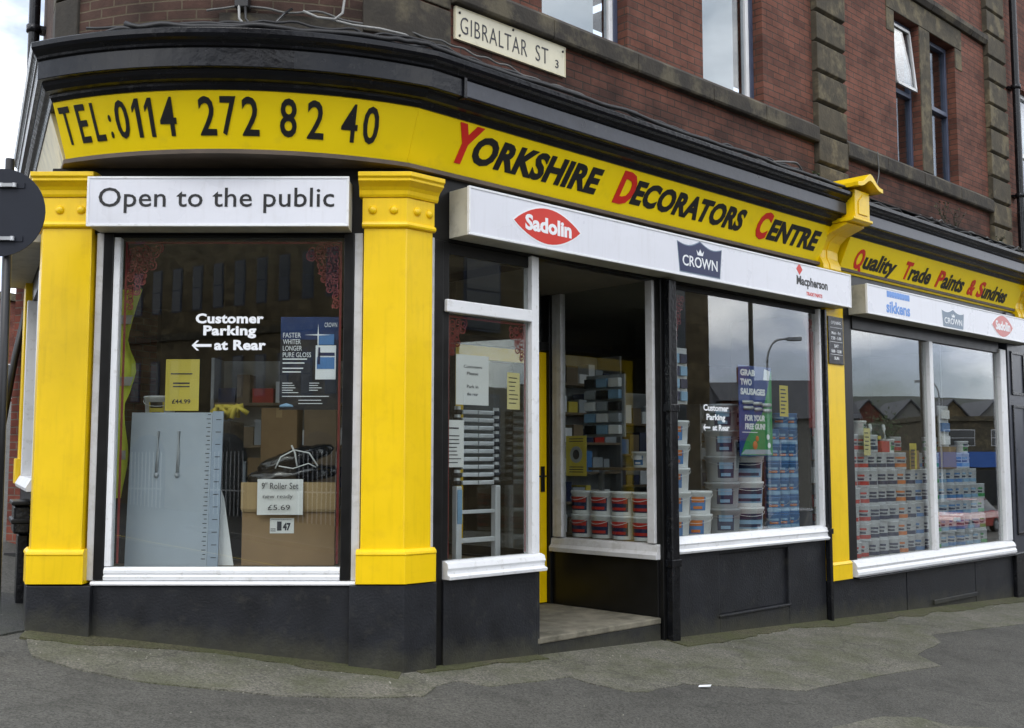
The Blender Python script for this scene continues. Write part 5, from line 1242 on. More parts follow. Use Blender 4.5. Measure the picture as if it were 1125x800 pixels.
# brushes and gloves heap on the stand
hp = thing('work_gloves', 'yellow and grey work gloves heaped beside the yellow poster', 'gloves', FA(-1.5, .6, 1.86))
k = MB(FA)
for i in range(7): a = rl.uniform(0, 3); k.tube([(-1.60 + i * .035, .55 + rl.uniform(0, .1), 1.875 + rl.uniform(0, .03)), (-1.58 + i * .035, .56, 1.93 + rl.uniform(0, .05)), (-1.54 + i * .04, .58, 1.90 + rl.uniform(0, .08))], .022, 7)
k.build('glove', paper_yel, hp)
G = 'cardboard cartons at the back of the corner window'
carton('pale carton behind the cardboard box at the back of the corner window', FA, -1.28, -.98, .95, 1.2, .737, 1.98, cardboard, True, G)
carton('tall dark carton beside the pale one at the back of the corner window', FA, -.93, -.66, 1.0, 1.25, .737, 2.3, shelf_wood, False, G)
# shelving deep in the shop
def shelving(label, fr, x0, x1, y, z0, z1, rows, seed, group='shelving units inside the shop'):
    rnd = random.Random(seed); t = thing('shelving_unit', label, 'shelving', fr((x0 + x1) / 2, y, z0), group)
    k = MB(fr)
    for xx in (x0, x1 - .03): k.box(xx, xx + .03, y, y + .35, z0, z1)
    k.box(x0, x1, y + .35, y + .37, z0, z1); k.build('upright_frame', galv, t)
    dz = (z1 - z0 - .1) / rows
    for r_ in range(rows):
        k = MB(fr); k.box(x0 + .031, x1 - .031, y, y + .35, z0 + .05 + r_ * dz, z0 + .075 + r_ * dz); sh = k.build('shelf', shelf_wood, t)
        xx = x0 + .06
        bins = {}
        while xx < x1 - .18:
            w = rnd.uniform(.08, .2); h = rnd.uniform(.35, .85) * (dz - .05); m = rnd.choice([tub_white, tub_white, tin_white, tin_white, tub_grey, tub_grey, cardboard, shelf_wood, navy_label, navy_label, blue_label, red_label, paper_yel])
            bins.setdefault(m.name, (m, MB(fr)))[1].box(xx, xx + w, y + .04, y + .28, z0 + .076 + r_ * dz, z0 + .076 + r_ * dz + h); xx += w + rnd.uniform(.01, .03)
        for nm, (m, b) in bins.items(): g_ = b.build('shelf_stock', m, sh); g_['kind'] = 'stuff'
    return t
shelving('stocked shelving unit seen through the recess window', FB, 3.2, 4.6, 1.75, .03, 2.75, 8, 1)
shelving('stocked shelving unit behind the entrance door', FB, .6, 2.2, 3.4, .03, 2.5, 6, 2)
shelving('stocked shelving unit at the back of the corner window', FA, -2.0, -.5, 2.0, .03, 2.5, 6, 3)
shelving('stocked shelving unit facing the tub window', FB, 4.6, 6.1, 2.2, .03, 2.4, 6, 4)
shelving('stocked shelving unit behind the stacks of tins', FB, 7.0, 9.0, 2.4, .03, 2.3, 6, 5)
shelving('stocked shelving unit at the far end behind the stacks of tins', FB, 9.4, 11.4, 2.4, .03, 2.3, 6, 6)

# ---- narrow window by the entrance: ladder and notices
LD_ = thing('telescopic_ladder', 'folded telescopic aluminium ladder standing in the narrow window', 'ladder', FB(1.05, .4, .7))
for j, xx in enumerate((.90, 1.34)):
    k = MB(FB); k.box(xx - .03, xx + .03, .38, .44, .702, 1.33); k.build('stile', alu, LD_, .008)
    k = MB(FB)
    for i in range(10): k.lathe([(.036, 0), (.040, .01), (.040, .03), (.036, .04)], xx, .41, 1.335 + i * .0655, seg=12)
    k.build('collars', text_black, LD_)
k = MB(FB)
for j, xx in enumerate((.90, 1.34)):
    k.lathe([(.027, 0), (.027, .66)], xx, .41, 1.333, seg=12)
k.build('tube_sections', alu, LD_)
for i in range(10):
    k = MB(FB); k.box(.94, 1.115, .385, .43, 1.34 + i * .0655, 1.375 + i * .0655); k.box(1.125, 1.30, .385, .43, 1.34 + i * .0655, 1.375 + i * .0655); k.build('rung', alu, LD_, .006)
k = MB(FB); k.box(.93, 1.31, .39, .43, 1.10, 1.13); k.box(.93, 1.31, .39, .43, .86, .90); k.build('lower_rung', alu, LD_, .004)
k = MB(FB); k.box(.875, .925, .372, .379, 1.02, 1.30); k.build('sticker', pale_blue, LD_)
t = display_sheet('window_notice', 'white printed notice asking customers to park at the rear', 'notice', FB, .575, .925, 1.985, 2.385, .055, paper)
printed(t, FB, .055, [('Customers', .655, .85, 2.28, 2.305), ('Please', .69, .81, 2.225, 2.25), ('Park in', .69, .81, 2.12, 2.145), ('the rear', .69, .81, 2.06, 2.085)], ink)
t = display_sheet('window_notice', 'small white typed notice at the lower edge of the narrow window', 'notice', FB, .462, .655, 1.49, 1.86, .050, paper)
printed(t, FB, .05, [(.48, .60, 1.79, 1.802)] + small_lines(.48, .63, 1.74, 8, .030, .008, rl), ink)
t = display_sheet('window_notice', 'pale yellow notice beside the red transfer in the narrow window', 'notice', FB, 1.14, 1.285, 1.965, 2.27, .06, paper_cream); printed(t, FB, .06, small_lines(1.16, 1.27, 2.23, 7, .035, .007, rl), ink)
k = MB(FB); k.tube([(.60, .5, 3.1), (.60, .5, 2.4), (.61, .45, 1.9)], .003); k.tube([(.86, .5, 3.1), (.80, .5, 2.75), (.78, .5, 2.55)], .003); o = k.build('string', white_cord, None, origin=FB(.7, .5, 2.5)); tag(o, 'thin white cords hanging inside the narrow window', 'cord')

# ---- display behind the recess window (x inward, y along the street)
G = 'decorative paint tubs in two rows behind the recess window'
T3 = make_tub('paint_tub', 'x', 'tub', G, r=.125, h=.235, body=tub_white, lab=navy_label, lab2=red_label, a0=-155, a1=-25); k0 = 0
for r_ in range(2):
    for ci in range(4):
        p = FB(3.23, .32 + ci * .27, .767 + r_ * .234); a = ANG_B - math.pi / 2 + random.uniform(-.1, .1)
        lab = f'navy and red paint tub, {("lower", "upper")[r_]} row, {ORD[ci]} from the front edge of the recess window'
        if k0 == 0: T3.location = p; T3.rotation_euler = (0, 0, a); T3['label'] = lab; k0 = 1
        else: c = copy_tree(T3, p, a); c['label'] = lab
t = thing('round_notice_poster', 'yellow poster with a dark round picture in the recess window', 'poster', FB(3.07, 1.1, 1.38))
k = MB(FR); k.box(.945, 1.225, .040, .043, 1.385, 1.79); k.build('sheet', paper_yel, t)
k = MB(); 
def frm(x, z, o): return FB(3.05 + .040 - o, x, z)
poly_on(k, [(1.085 + .085 * math.cos(a), 1.60 + .085 * math.sin(a)) for a in [i * math.pi / 10 for i in range(20)]], frm, .0006); k.build('round_picture', tub_grey, t)
k = MB(); poly_on(k, [(1.085 + .045 * math.cos(a), 1.60 + .05 * math.sin(a)) for a in [i * math.pi / 6 for i in range(12)]], frm, .0012)
for z in (1.755, 1.73, 1.47, 1.445, 1.42): poly_on(k, [(.99, z), (1.18, z), (1.18, z + .009), (.99, z + .009)], frm, .0006)
k.build('print', ink, t, recalc=False)
t = thing('packet_rack', 'grey wire rack of small packets behind the recess window', 'rack', FB(3.4, .95, 1.8))
k = MB(FB); k.box(3.40, 3.42, .70, 1.22, 1.78, 2.42); k.build('back_board', tub_grey, t)
for i in range(5):
    for j in range(3):
        k = MB(FB); k.box(3.34, 3.395, .73 + j * .165, .87 + j * .165, 1.81 + i * .12, 1.90 + i * .12); k.build('packet', [tub_white, pale_blue, text_black, tub_grey][(i * 3 + j) % 4], t, .004)
t = make_tub('paint_tub', 'small white tub with blue print on a shelf behind the recess window', 'tub', None, r=.115, h=.16, lab=blue_label, lab2=tub_white); t.location = FB(3.50, .55, 1.47); t.rotation_euler = (0, 0, ANG_B - 1.5)
t = thing('glass_shelf', 'narrow shelf carrying a small white tub behind the recess window', 'shelf', FB(3.6, .6, 1.44)); k = MB(FB); k.box(3.4, 3.75, .2, 1.2, 1.44, 1.468); k.build('shelf_board', shelf_wood, t); k = MB(FB); k.box(3.5, 3.54, 1.1, 1.14, .767, 1.44); k.box(3.6, 3.64, .3, .34, .767, 1.44); k.build('prop', galv, t)

# ---- cables on the cornice --------------------------------------------------------------
rc = random.Random(17)
def cable(label, fr_pts, r, m, wob=.02, n=70, z_clear=None):
    P = []
    L2 = len(fr_pts) - 1
    for i in range(n + 1):
        t = i / n * L2; a = int(min(t, L2 - 1e-6)); f = t - a; p = Vector(fr_pts[a]).lerp(Vector(fr_pts[a + 1]), f)
        P.append(p + Vector((rc.uniform(-wob, wob) * .3, rc.uniform(-wob, wob) * .5, rc.uniform(-wob, wob))))
    # smooth
    for _ in range(3): P = [P[0]] + [(P[i - 1] + P[i] * 2 + P[i + 1]) / 4 for i in range(1, len(P) - 1)] + [P[-1]]
    k = MB(); k.tube(P, r, 5); o = k.build('cable', m, None, origin=P[len(P) // 2]); return tag(o, label, 'cable', 'cables lying along the cornice')
BC = [FB(s_, -.42, 4.59) for s_ in (0, 2, 4, 5.95)]
cable('thick black cable along the front edge of the cornice', [bend(-1.9, .42, 4.585), bend(-1, .42, 4.585), bend(-.3, .42, 4.59)] + BC, .020, cable_m, .03, 120)
cable('black cable sagging just behind the thick one on the cornice', [bend(-2.1, .34, 4.62), bend(-1.2, .34, 4.62)] + [FB(s_, -.33, 4.635 + .02 * math.sin(s_ * 3)) for s_ in (0, 1, 2, 3, 4, 5, 5.95)], .014, cable_m, .05, 140)
cable('thin black cable looped over the middle of the cornice', [bend(-2.3, .2, 4.68), bend(-1.2, .18, 4.72), bend(-.5, .2, 4.70)] + [FB(s_, -.26, 4.675 + .03 * math.sin(s_ * 4)) for s_ in (0, .8, 1.6, 2.4, 3.2, 4, 5, 5.95)], .011, cable_m, .06, 160)
cable('grey cable running along the foot of the brick wall', [bend(-1.5, .06, 4.86), bend(-.7, .06, 4.85), FB(.2, -.06, 4.84), FB(.8, -.12, 4.79), FB(1.6, -.12, 4.76), FB(2.6, -.15, 4.73), FB(4, -.15, 4.71), FB(5.2, -.2, 4.68)], .009, cable_grey, .04, 120)
cable('black cable over the far cornice above the tin window', [FB(s_, -.38, 4.545 + .02 * math.sin(s_ * 3)) for s_ in (6.5, 7.5, 8.5, 9.5, 10.5, 11.5)], .018, cable_m, .05, 110)
cable('thin tangled cable at the far end of the cornice', [FB(s_, -.27, 4.60 + .03 * math.sin(s_ * 5)) for s_ in (6.5, 7.3, 8.1, 8.9, 9.7, 10.5, 11.4)], .012, cable_m, .09, 130)
cable('grey cable draped over the far cornice', [FB(s_, -.33, 4.585) for s_ in (8.4, 9.2, 10.2, 11.2)], .010, cable_grey, .07, 90)
o = cable('pale cable lying loose near the slim pilaster', [FB(4.5, -.33, 4.62), FB(4.8, -.36, 4.68), FB(5.0, -.38, 4.70), FB(5.15, -.38, 4.60)], .012, cable_grey, .01, 24)
# junction box with hanging loops on the bow
JB = thing('junction_box', 'black cable junction with hanging loops on the bow of the wall', 'junction box', bend(-1.23, .03, 4.870))
k = MB(); c0 = bend(-1.23, .05, 4.910); k.box(c0.x - .05, c0.x + .05, c0.y - .05, c0.y + .04, 4.850, 4.980); k.build('box_body', text_black, JB, .008)
k = MB(); k.box(c0.x - .022, c0.x + .022, c0.y - .062, c0.y - .05, 4.920, 4.955); k.build('clip', white_dim, JB)
for q in (0, .045): 
    k = MB(); k.tube([bend(-1.25 + q, .09, 4.860), bend(-1.24 + q, .12, 4.750), bend(-1.19 + q, .14, 4.680), bend(-1.10 + q * .6, .14, 4.665 + q * .5), bend(-1.0, .12, 4.720), bend(-.93, .09, 4.820), bend(-.88, .06, 4.870)], .010, 6); k.build('loop', cable_pale if q == 0 else cable_m, JB)
k = MB(); k.tube([bend(-.80, .06, 4.860), bend(-.70, .09, 4.810), bend(-.58, .1, 4.805), bend(-.52, .08, 4.870), bend(-.50, .06, 5.020)], .010, 6); k.tube([bend(-.60, .09, 4.805), bend(-.45, .1, 4.780), bend(-.25, .1, 4.785), bend(-.05, .09, 4.780), FB(.1, -.08, 4.750)], .009, 6); k.build('loop', cable_pale, JB)
o = cable('thin grey wire hanging from the window sill above the far cornice', [FB(7.35, -.09, 5.36), FB(7.36, -.10, 5.1), FB(7.3, -.10, 4.95), FB(7.2, -.12, 4.80)], .007, cable_grey, .01, 20)
# weeds rooted in the cornice
def weed(label, c, h, seed):
    rw = random.Random(seed); t = thing('weed', label, 'plant', c, 'weeds rooted on the cornice'); k = MB(); kl = MB()
    for i in range(7):
        a = rw.uniform(0, 6.28); b = Vector(c); P = [b]; d = Vector((math.cos(a) * .22, math.sin(a) * .22, 1))
        for j in range(5): b = b + d.normalized() * h / 5 * rw.uniform(.7, 1.15); d += Vector((rw.uniform(-.3, .3), rw.uniform(-.3, .3), 0)); P.append(b.copy())
        k.tube(P, .004, 4)
        for j in range(9):
            q = P[rw.randint(1, 5)]; u = Vector((rw.uniform(-1, 1), rw.uniform(-1, 1), rw.uniform(-.2, 1))).normalized() * rw.uniform(.02, .045); w = u.cross(Vector((0, 0, 1))).normalized() * .012
            bb = len(kl.V); kl.V += [q, q + u * .5 + w, q + u, q + u * .5 - w]; kl.F.append([bb, bb + 1, bb + 2, bb + 3]); kl.UV.append([(0, 0)] * 4); kl.sm.append(False)
    k.build('stem', twig, t); kl.build('leaves', foliage, t, recalc=False)
weed('dark dry weed growing from the far cornice below the paired window', FB(9.05, -.15, 4.60), .42, 3)
weed('tangled weed growing beside the dry one on the far cornice', FB(9.3, -.2, 4.58), .34, 4)
weed('small green weed at the foot of the far stone strip', FB(10.5, -.3, 4.56), .16, 7)
weed('tiny weed tuft beside the yellow console on the cornice', FB(5.6, -.25, 4.61), .12, 9)
# vertical pipes on the upper wall
def vpipe(label, fr, x, z0, z1, r, m, out=.06, group=None):
    t = thing('rainwater_pipe', label, 'pipe', fr(x, -out, z0), group); k = MB(fr); k.lathe([(r, 0), (r, z1 - z0)], x, -out - r, z0, seg=12); k.build('pipe', m, t)
    z = z0 + .9
    while z < z1: 
        k = MB(fr); k.lathe([(r, 0), (r * 1.35, .005), (r * 1.35, .07), (r, .075)], x, -out - r, z, seg=12); k.box(x - r * 1.8, x + r * 1.8, -out + .005, 0, z + .02, z + .05); k.build('collar', m, t); z += 1.7
vpipe('thick black rainwater pipe between the far stone strip and the next building', FB, 11.80, 4.62, 11.4, .055, black_gloss)
vpipe('black rainwater pipe on the side street corner of the brick wall', FC, -1.9, 4.6, 11.4, .05, black_gloss, .05)
vpipe('thin pale pipe running up the curved corner wall', FA, -2.60, 4.72, 11.4, .014, white_dim, .0)

# ================================================================== street surroundings
# round road sign seen from behind, on its post
RS = thing('road_sign', 'round road sign seen from behind on a thin dark post at the corner', 'road sign', (-3.50, 7.3, ground(-3.5, 7.3)))
k = MB(); cx, cz, rr = -3.50, 3.235, .305
V = []; F = []; n = 40
for i in range(n): a = 2 * math.pi * i / n; V += [(cx + rr * math.cos(a), 7.300, cz + rr * math.sin(a)), (cx + rr * math.cos(a), 7.292, cz + rr * math.sin(a))]
F = [tuple(range(0, 2 * n, 2)), tuple(range(1, 2 * n, 2))[::-1]] + [(2 * i, 2 * i + 1, (2 * i + 3) % (2 * n), (2 * i + 2) % (2 * n)) for i in range(n)]
k.add(V, F); k.build('sign_plate', sign_back, RS)
k = MB(); k.tube([(-3.44, 7.335, ground(-3.5, 7.3) - .1), (-3.47, 7.335, 3.62)], .030, 12); k.build('post', text_black, RS)
for z in (3.42, 3.05):
    k = MB(); k.box(-3.56, -3.34, 7.285, 7.2915, z - .018, z + .018); k.build('channel', sign_back, RS)
    k = MB(); k.box(-3.50, -3.40, 7.262, 7.284, z - .012, z + .012); k.lathe([(.016, 0), (.016, .03), (.001, .03)], -3.495, 7.275, z - .015, seg=8); k.lathe([(.016, 0), (.016, .03), (.001, .03)], -3.405, 7.275, z - .015, seg=8); k.build('clamp', galv, RS)
# side street clutter
BO = thing('utility_box', 'black metal pipe box fixed low on the side street wall', 'utility box', FC(-.9, -.1, .3))
k = MB(FC); k.box(-1.15, -.85, -.11, -.025, .25, .95); k.box(-1.20, -.70, -.15, -.025, .96, 1.18); k.build('casing', black_gloss, BO, .015)
k = MB(FC); k.box(-1.23, -.67, -.17, -.02, 1.04, 1.08); k.box(-1.23, -.67, -.17, -.02, 1.185, 1.22); k.build('band', frame_black, BO, .01)
LP = thing('leaning_post', 'thin black post leaning beside the side street shopfront', 'post', FC(-3.0, -.1, .7))
k = MB(); a = FC(-3.05, -.0, 3.20); b = FC(-2.95, -.22, 1.75); k.tube([tuple(a), tuple((a + b) / 2 + Vector((0, 0, .1))), tuple(b)], .035, 8); k.build('post', text_black, LP)
k = MB(FC); k.box(-3.2, -2.97, -.02, .12, .55, 1.75); k.build('foot', text_black, LP, .02)
# neighbouring building on the long side
NB = thing('neighbour_building', 'red brick neighbouring shop with black fascia beyond the yellow shopfront', 'building', FB(14, 0, -.5))
wall_open(FB, S_END + .01, 19, 4.3, 11.2, .03, .35, [(12.35, 13.3, 5.36, 7.4), (14.6, 15.6, 5.36, 7.4)], brick, 'wall', NB)
k = MB(FB); k.box(S_END + .01, 19, .05, .4, -.9, 3.3); k.build('shop_wall', render_black, NB)
k = MB(FB); k.prof([(-.05, 3.32), (.04, 3.32), (.20, 4.1), (-.05, 4.1)], S_END + .02, 19); fa = k.build('fascia', black_gloss, NB)
def nmap(x, z, o): return FB(x, -(.04 + .16 * (z - 3.32) / .78 + o + .002), z)
k = MB(); add_text(k, 'A', 12.02, 12.42, 3.5, 3.95, nmap, .004, bold=.01); k.build('lettering', text_white, fa, recalc=False)
k = MB(FB); k.prof([(.1, 4.12), (.42, 4.15), (.5, 4.45), (.1, 4.6), (-.1, 4.6)], S_END + .02, 19); k.build('cornice', cornice_m, NB)
k = MB(FB); k.prof([(-.10, 5.16), (.085, 5.16), (.085, 5.33), (-.10, 5.36)], S_END + .02, 19); k.build('sill_band', stone, NB)
for x0 in (12.35, 14.6):
    w = frame_part('window', [(x0, x0 + .06, .12, .18, 5.36, 7.4), (x0 + .89, x0 + .95, .12, .18, 5.36, 7.4), (x0 + .06, x0 + .89, .12, .18, 5.36, 5.43), (x0 + .06, x0 + .89, .12, .18, 6.35, 6.42), (x0 + .06, x0 + .89, .12, .18, 7.33, 7.4)], white, NB, FB)
    pane(w, FB, x0 + .06, x0 + .89, 5.43, 7.33, .15, glass_up); k = MB(FB); k.box(x0, x0 + .95, .34, .36, 5.3, 7.45); k.build('blind', blind, w)
w = frame_part('window', [(12.6, 15.5, -.02, .04, .55, .65), (12.6, 12.7, -.02, .04, .65, 3.1), (15.4, 15.5, -.02, .04, .65, 3.1)], grey_band, NB, FB)
k = MB(FB); k.box(12.7, 15.4, .0, .02, .65, 3.1); k.build('pane', win_dark, w)
k = MB(FB); k.box(S_END + .1, 18.9, .36, 9, 11.0, 11.2); k.box(18.8, 19, .4, 9, -.9, 11.2); k.build('roof', roof_slate, NB)

def building(name, label, cat, fr, x0, x1, y0, y1, z0, z1, wall_m, wins=(), roof='flat', ridge=2.0, frame_m=white_dim, extra=None, group=None, roof_m=roof_slate, along=True):
    t = thing(name, label, cat, fr((x0 + x1) / 2, (y0 + y1) / 2, z0), group)
    k = MB(fr); k.box(x0, x1, y0, y1, z0, z1); 
    if roof == 'gable' and not along:
        m = (x0 + x1) / 2; k.face_poly([(x0, z1), (x1, z1), (m, z1 + ridge)], y0 + .002, y1 - .002)
    k.build('wall', wall_m, t)
    if roof == 'gable':
        k = MB(fr)
        if along:
            m = (y0 + y1) / 2; k.add([(x0 - .2, y0 - .3, z1 - .1), (x1 + .2, y0 - .3, z1 - .1), (x1 + .2, m, z1 + ridge), (x0 - .2, m, z1 + ridge), (x0 - .2, y1 + .3, z1 - .1), (x1 + .2, y1 + .3, z1 - .1)], [(0, 1, 2, 3), (3, 2, 5, 4), (0, 3, 4), (1, 5, 2), (0, 4, 5, 1)])
        else:
            m = (x0 + x1) / 2; th = .18
            k.face_poly([(x0 - .3, z1 - .15), (m, z1 + ridge), (x1 + .3, z1 - .15), (x1 + .3, z1 - .15 + th), (m, z1 + ridge + th), (x0 - .3, z1 - .15 + th)], y0 - .3, y1 + .3)
        k.build('roof', roof_m, t)
    else:
        k = MB(fr); k.box(x0 - .15, x1 + .15, y0 - .2, y1 + .1, z1 + .002, z1 + .35); k.build('parapet', stone2, t)
    for (a, b, c, d) in wins:
        k = MB(fr); k.box(a, b, y0 - .03, y0 + .1, c, d); w = k.build('window', frame_m, t)
        k = MB(fr); k.box(a + .06, b - .06, y0 - .05, y0 - .031, c + .06, (c + d) / 2 - .03); k.box(a + .06, b - .06, y0 - .05, y0 - .031, (c + d) / 2 + .03, d - .06); k.build('pane', win_dark, w)
    return t
# tall brown mill behind the camera, mirrored in the corner window
FM = Frame((-9.2, -28.7, 0), (-.846, -.533, 0))
wins = []
for i in range(16):
    x = -10.5 + i * 1.33
    for z0, z1 in ((4.2, 6.0), (8.2, 10.2), (11.6, 13.5)): wins.append((x, x + .62, z0, z1))
ML = building('mill_building', 'tall brown stone mill with rows of narrow sash windows across the road', 'building', FM, -12, 22, 0, 12, -2.5, 16, sand_brick, wins, frame_m=blue_frame)
k = MB(FM); k.box(-12, 22, -.12, 0, 6.9, 7.2); k.box(-12, 22, -.18, 0, 14.6, 14.9); k.build('string_course', stone2, ML)
for i in range(5):
    x = -8 + i * 5.2
    k = MB(FM); pts = [(x, -1.7)] + [(x + 1.2 + 1.2 * math.cos(a), 1.6 + 1.1 * math.sin(a)) for a in [math.pi - math.pi * j / 8 for j in range(9)]] + [(x + 2.4, -1.7)]
    k.face_poly(pts, -.04, .1); g_ = k.build('archway', win_dark, ML)
    k = MB(FM)
    for j in range(9): k.box(x + .18 + j * .25, x + .22 + j * .25, -.10, -.06, -1.6, 1.9)
    k.box(x + .1, x + 2.3, -.09, -.07, .2, .26); k.build('gate_bars', white_dim, g_)
FO = Frame(FB(0, -11.3, 0), (-BD.x, -BD.y, 0))      # opposite frontage; x runs down the street away, y away from the street
wins = []
for i in range(4):
    for z0, z1 in ((1.2, 3.0), (4.4, 6.2)): wins.append((-18.6 + i * 2.3, -17.5 + i * 2.3, z0, z1))
building('corner_warehouse', 'brown brick warehouse directly opposite the shop entrance', 'building', FO, -19.7, -10, 0, 10, -2.6, 7.8, sand_brick, wins, frame_m=blue_frame)
# house with steep slate roof, gabled terrace, wide store, hill
class FN:                                            # x along +y world, y away (+x world)
    def __init__(s, X): s.X = X
    def __call__(s, x, y, z): return Vector((s.X + y, x, z))
f1 = FN(51.4)
for i, (a, b, h, rg) in enumerate(((10.5, 14.4, 4.4, 1.9), (14.6, 18.6, 4.2, 1.9), (18.8, 21.1, 4.9, 1.2), (21.3, 26.2, 3.9, 2.3))):
    t = building('slate_roof_house', ('stone house with slate roof at the near end of the far terrace', 'second house of the far terrace with slate roof', 'narrow taller house in the far terrace', 'wide house with steep slate roof ending the far terrace')[i], 'house', f1, a, b, 0, 8, -2, h, [stone2, sand_brick, brick_far, pale_wall][i], [(a + .6, a + 1.5, 1, 2.6), (b - 1.5, b - .6, 1, 2.6)], 'gable', rg, group='terrace houses across the junction')
    k = MB(f1); k.box(b - .8, b - .2, 3.4, 4.2, h + rg - .6, h + rg + .9); k.build('chimney', brick_far, t)
f2 = FN(112)
for i in range(7):
    a = 33 + i * 4.6
    t = building('gabled_house', f'pale gabled house on the far hillside, {ORD[i]} from the near end', 'house', f2, a, a + 4.3, 0, 9, -2, 5.6, [pale_wall, stone2, brick_far, pale_wall, sand_brick, pale_wall, brick_far][i], [(a + .7, a + 1.7, 2.2, 3.6), (a + 2.6, a + 3.6, 2.2, 3.6)], 'gable', 2.4, group='gabled houses on the far hillside', along=False)
f3 = FN(70)
st = building('retail_store', 'long low pale store with a blue sign band down the street', 'building', f3, 36, 66, 0, 14, -2, 4.3, stone2, [(37.5 + i * 3.3, 39.7 + i * 3.3, 2.5, 3.7) for i in range(8)], frame_m=white_dim)
k = MB(f3); k.box(36, 66, -.25, -.001, 1.0, 2.1); k.build('sign_band', blue_band, st)
k = MB(f3); k.box(36.3, 65.7, -.2, -.001, -1.9, .8); k.build('shop_glazing', win_dark, st)
# hill
k = MB(); V = []; F = []; n = 40
for i in range(n + 1):
    a = -1.2 + 2.4 * i / n
    for j, (d, hh) in enumerate(((190, -4), (235, 9), (290, 15), (420, 22), (600, 12))):
        V.append((d * math.cos(a + .3), d * math.sin(a + .3) * 1.0, hh + 3.0 * math.sin(i * .6 + j) * (j > 0)))
for i in range(n):
    for j in range(4): q = i * 5 + j; F.append((q, q + 5, q + 6, q + 1))
k.add(V, F, smooth=True); o = k.build('hill', hill_m, None); tag(o, kind='structure')
rt = random.Random(31)
def tree(label, x, y, h, cr, seed):
    rr_ = random.Random(seed); z0 = ground(x, y); t = thing('tree', label, 'tree', (x, y, z0), 'trees down the street'); k = MB(); k.tube([(x, y, z0 - .2), (x + .1, y, z0 + h * .3), (x, y + .1, z0 + h * .6)], .16, 8, taper=lambda q: 1 - .6 * q)
    for i in range(6): a = i * 1.05; k.tube([(x, y, z0 + h * (.3 + .05 * i)), (x + math.cos(a) * cr * .5, y + math.sin(a) * cr * .5, z0 + h * .6), (x + math.cos(a) * cr * .75, y + math.sin(a) * cr * .75, z0 + h * .8)], .06, 5, taper=lambda q: 1 - .8 * q)
    k.build('trunk', twig, t); k = MB(); cl = [(rr_.gauss(0, .45) * cr, rr_.gauss(0, .45) * cr, rr_.uniform(-.42, .42) * h * .7) for _ in range(26)]
    for _ in range(2600):
        c = rr_.choice(cl); p = Vector((x + c[0] + rr_.gauss(0, .22) * cr, y + c[1] + rr_.gauss(0, .22) * cr, z0 + h * .66 + c[2] + rr_.gauss(0, .09) * h)); u = Vector((rr_.gauss(0, 1), rr_.gauss(0, 1), rr_.gauss(0, 1))).normalized() * .13; w = u.orthogonal().normalized() * .08; b = len(k.V)
        k.V += [p - u, p + w, p + u, p - w]; k.F.append([b, b + 1, b + 2, b + 3]); k.UV.append([(0, 0)] * 4); k.sm.append(False)
    k.build('crown', foliage, t, recalc=False)
tree('tree standing before the gabled houses', 98, 41, 6.5, 2.4, 1); tree('broad tree near the long low store', 66, 29, 6, 2.6, 2)
# lamp posts and telegraph poles
def lamp(label, x, y, h, arm):
    z0 = ground(x, y); t = thing('street_lamp', label, 'street lamp', (x, y, z0)); k = MB(); k.lathe([(.09, 0), (.09, 1.2), (.055, 1.25), (.045, h - 1)], x, y, z0, seg=10)
    P = [(x, y + arm * (1 - math.cos(a)), z0 + h - 1 + math.sin(a) * 1.0) for a in [math.pi / 2 * i / 8 for i in range(9)]]; P.append((x, P[-1][1] + arm * .4, P[-1][2] + .02)); k.tube(P, .045, 8); k.build('column', galv, t)
    k = MB(); e = P[-1]; k.box(x - .12, x + .12, min(e[1], e[1] + math.copysign(.6, arm)), max(e[1], e[1] + math.copysign(.6, arm)), e[2] - .09, e[2] + .07); k.build('lantern', galv, t, .03)
lamp('tall curved street lamp on the opposite side of the street', 36.4, 18.3, 8.2, .6)
lamp('street lamp near the long low store', 58, 33, 8, -.6)
for (lab, x, y) in (('telegraph pole on the opposite pavement nearer the warehouse', 21.6, 14.9), ('second telegraph pole further along the opposite pavement', 22.4, 19.9)):
    z0 = ground(x, y); t = thing('telegraph_pole', lab, 'pole', (x, y, z0)); k = MB(); k.lathe([(.085, -.3), (.06, 9.5), (.001, 9.5)], x, y, z0, seg=10); k.build('pole', twig, t); k = MB(); k.box(x - .05, x + .05, y - .6, y + .6, z0 + 9.0, z0 + 9.1); k.build('crossarm', twig, t)
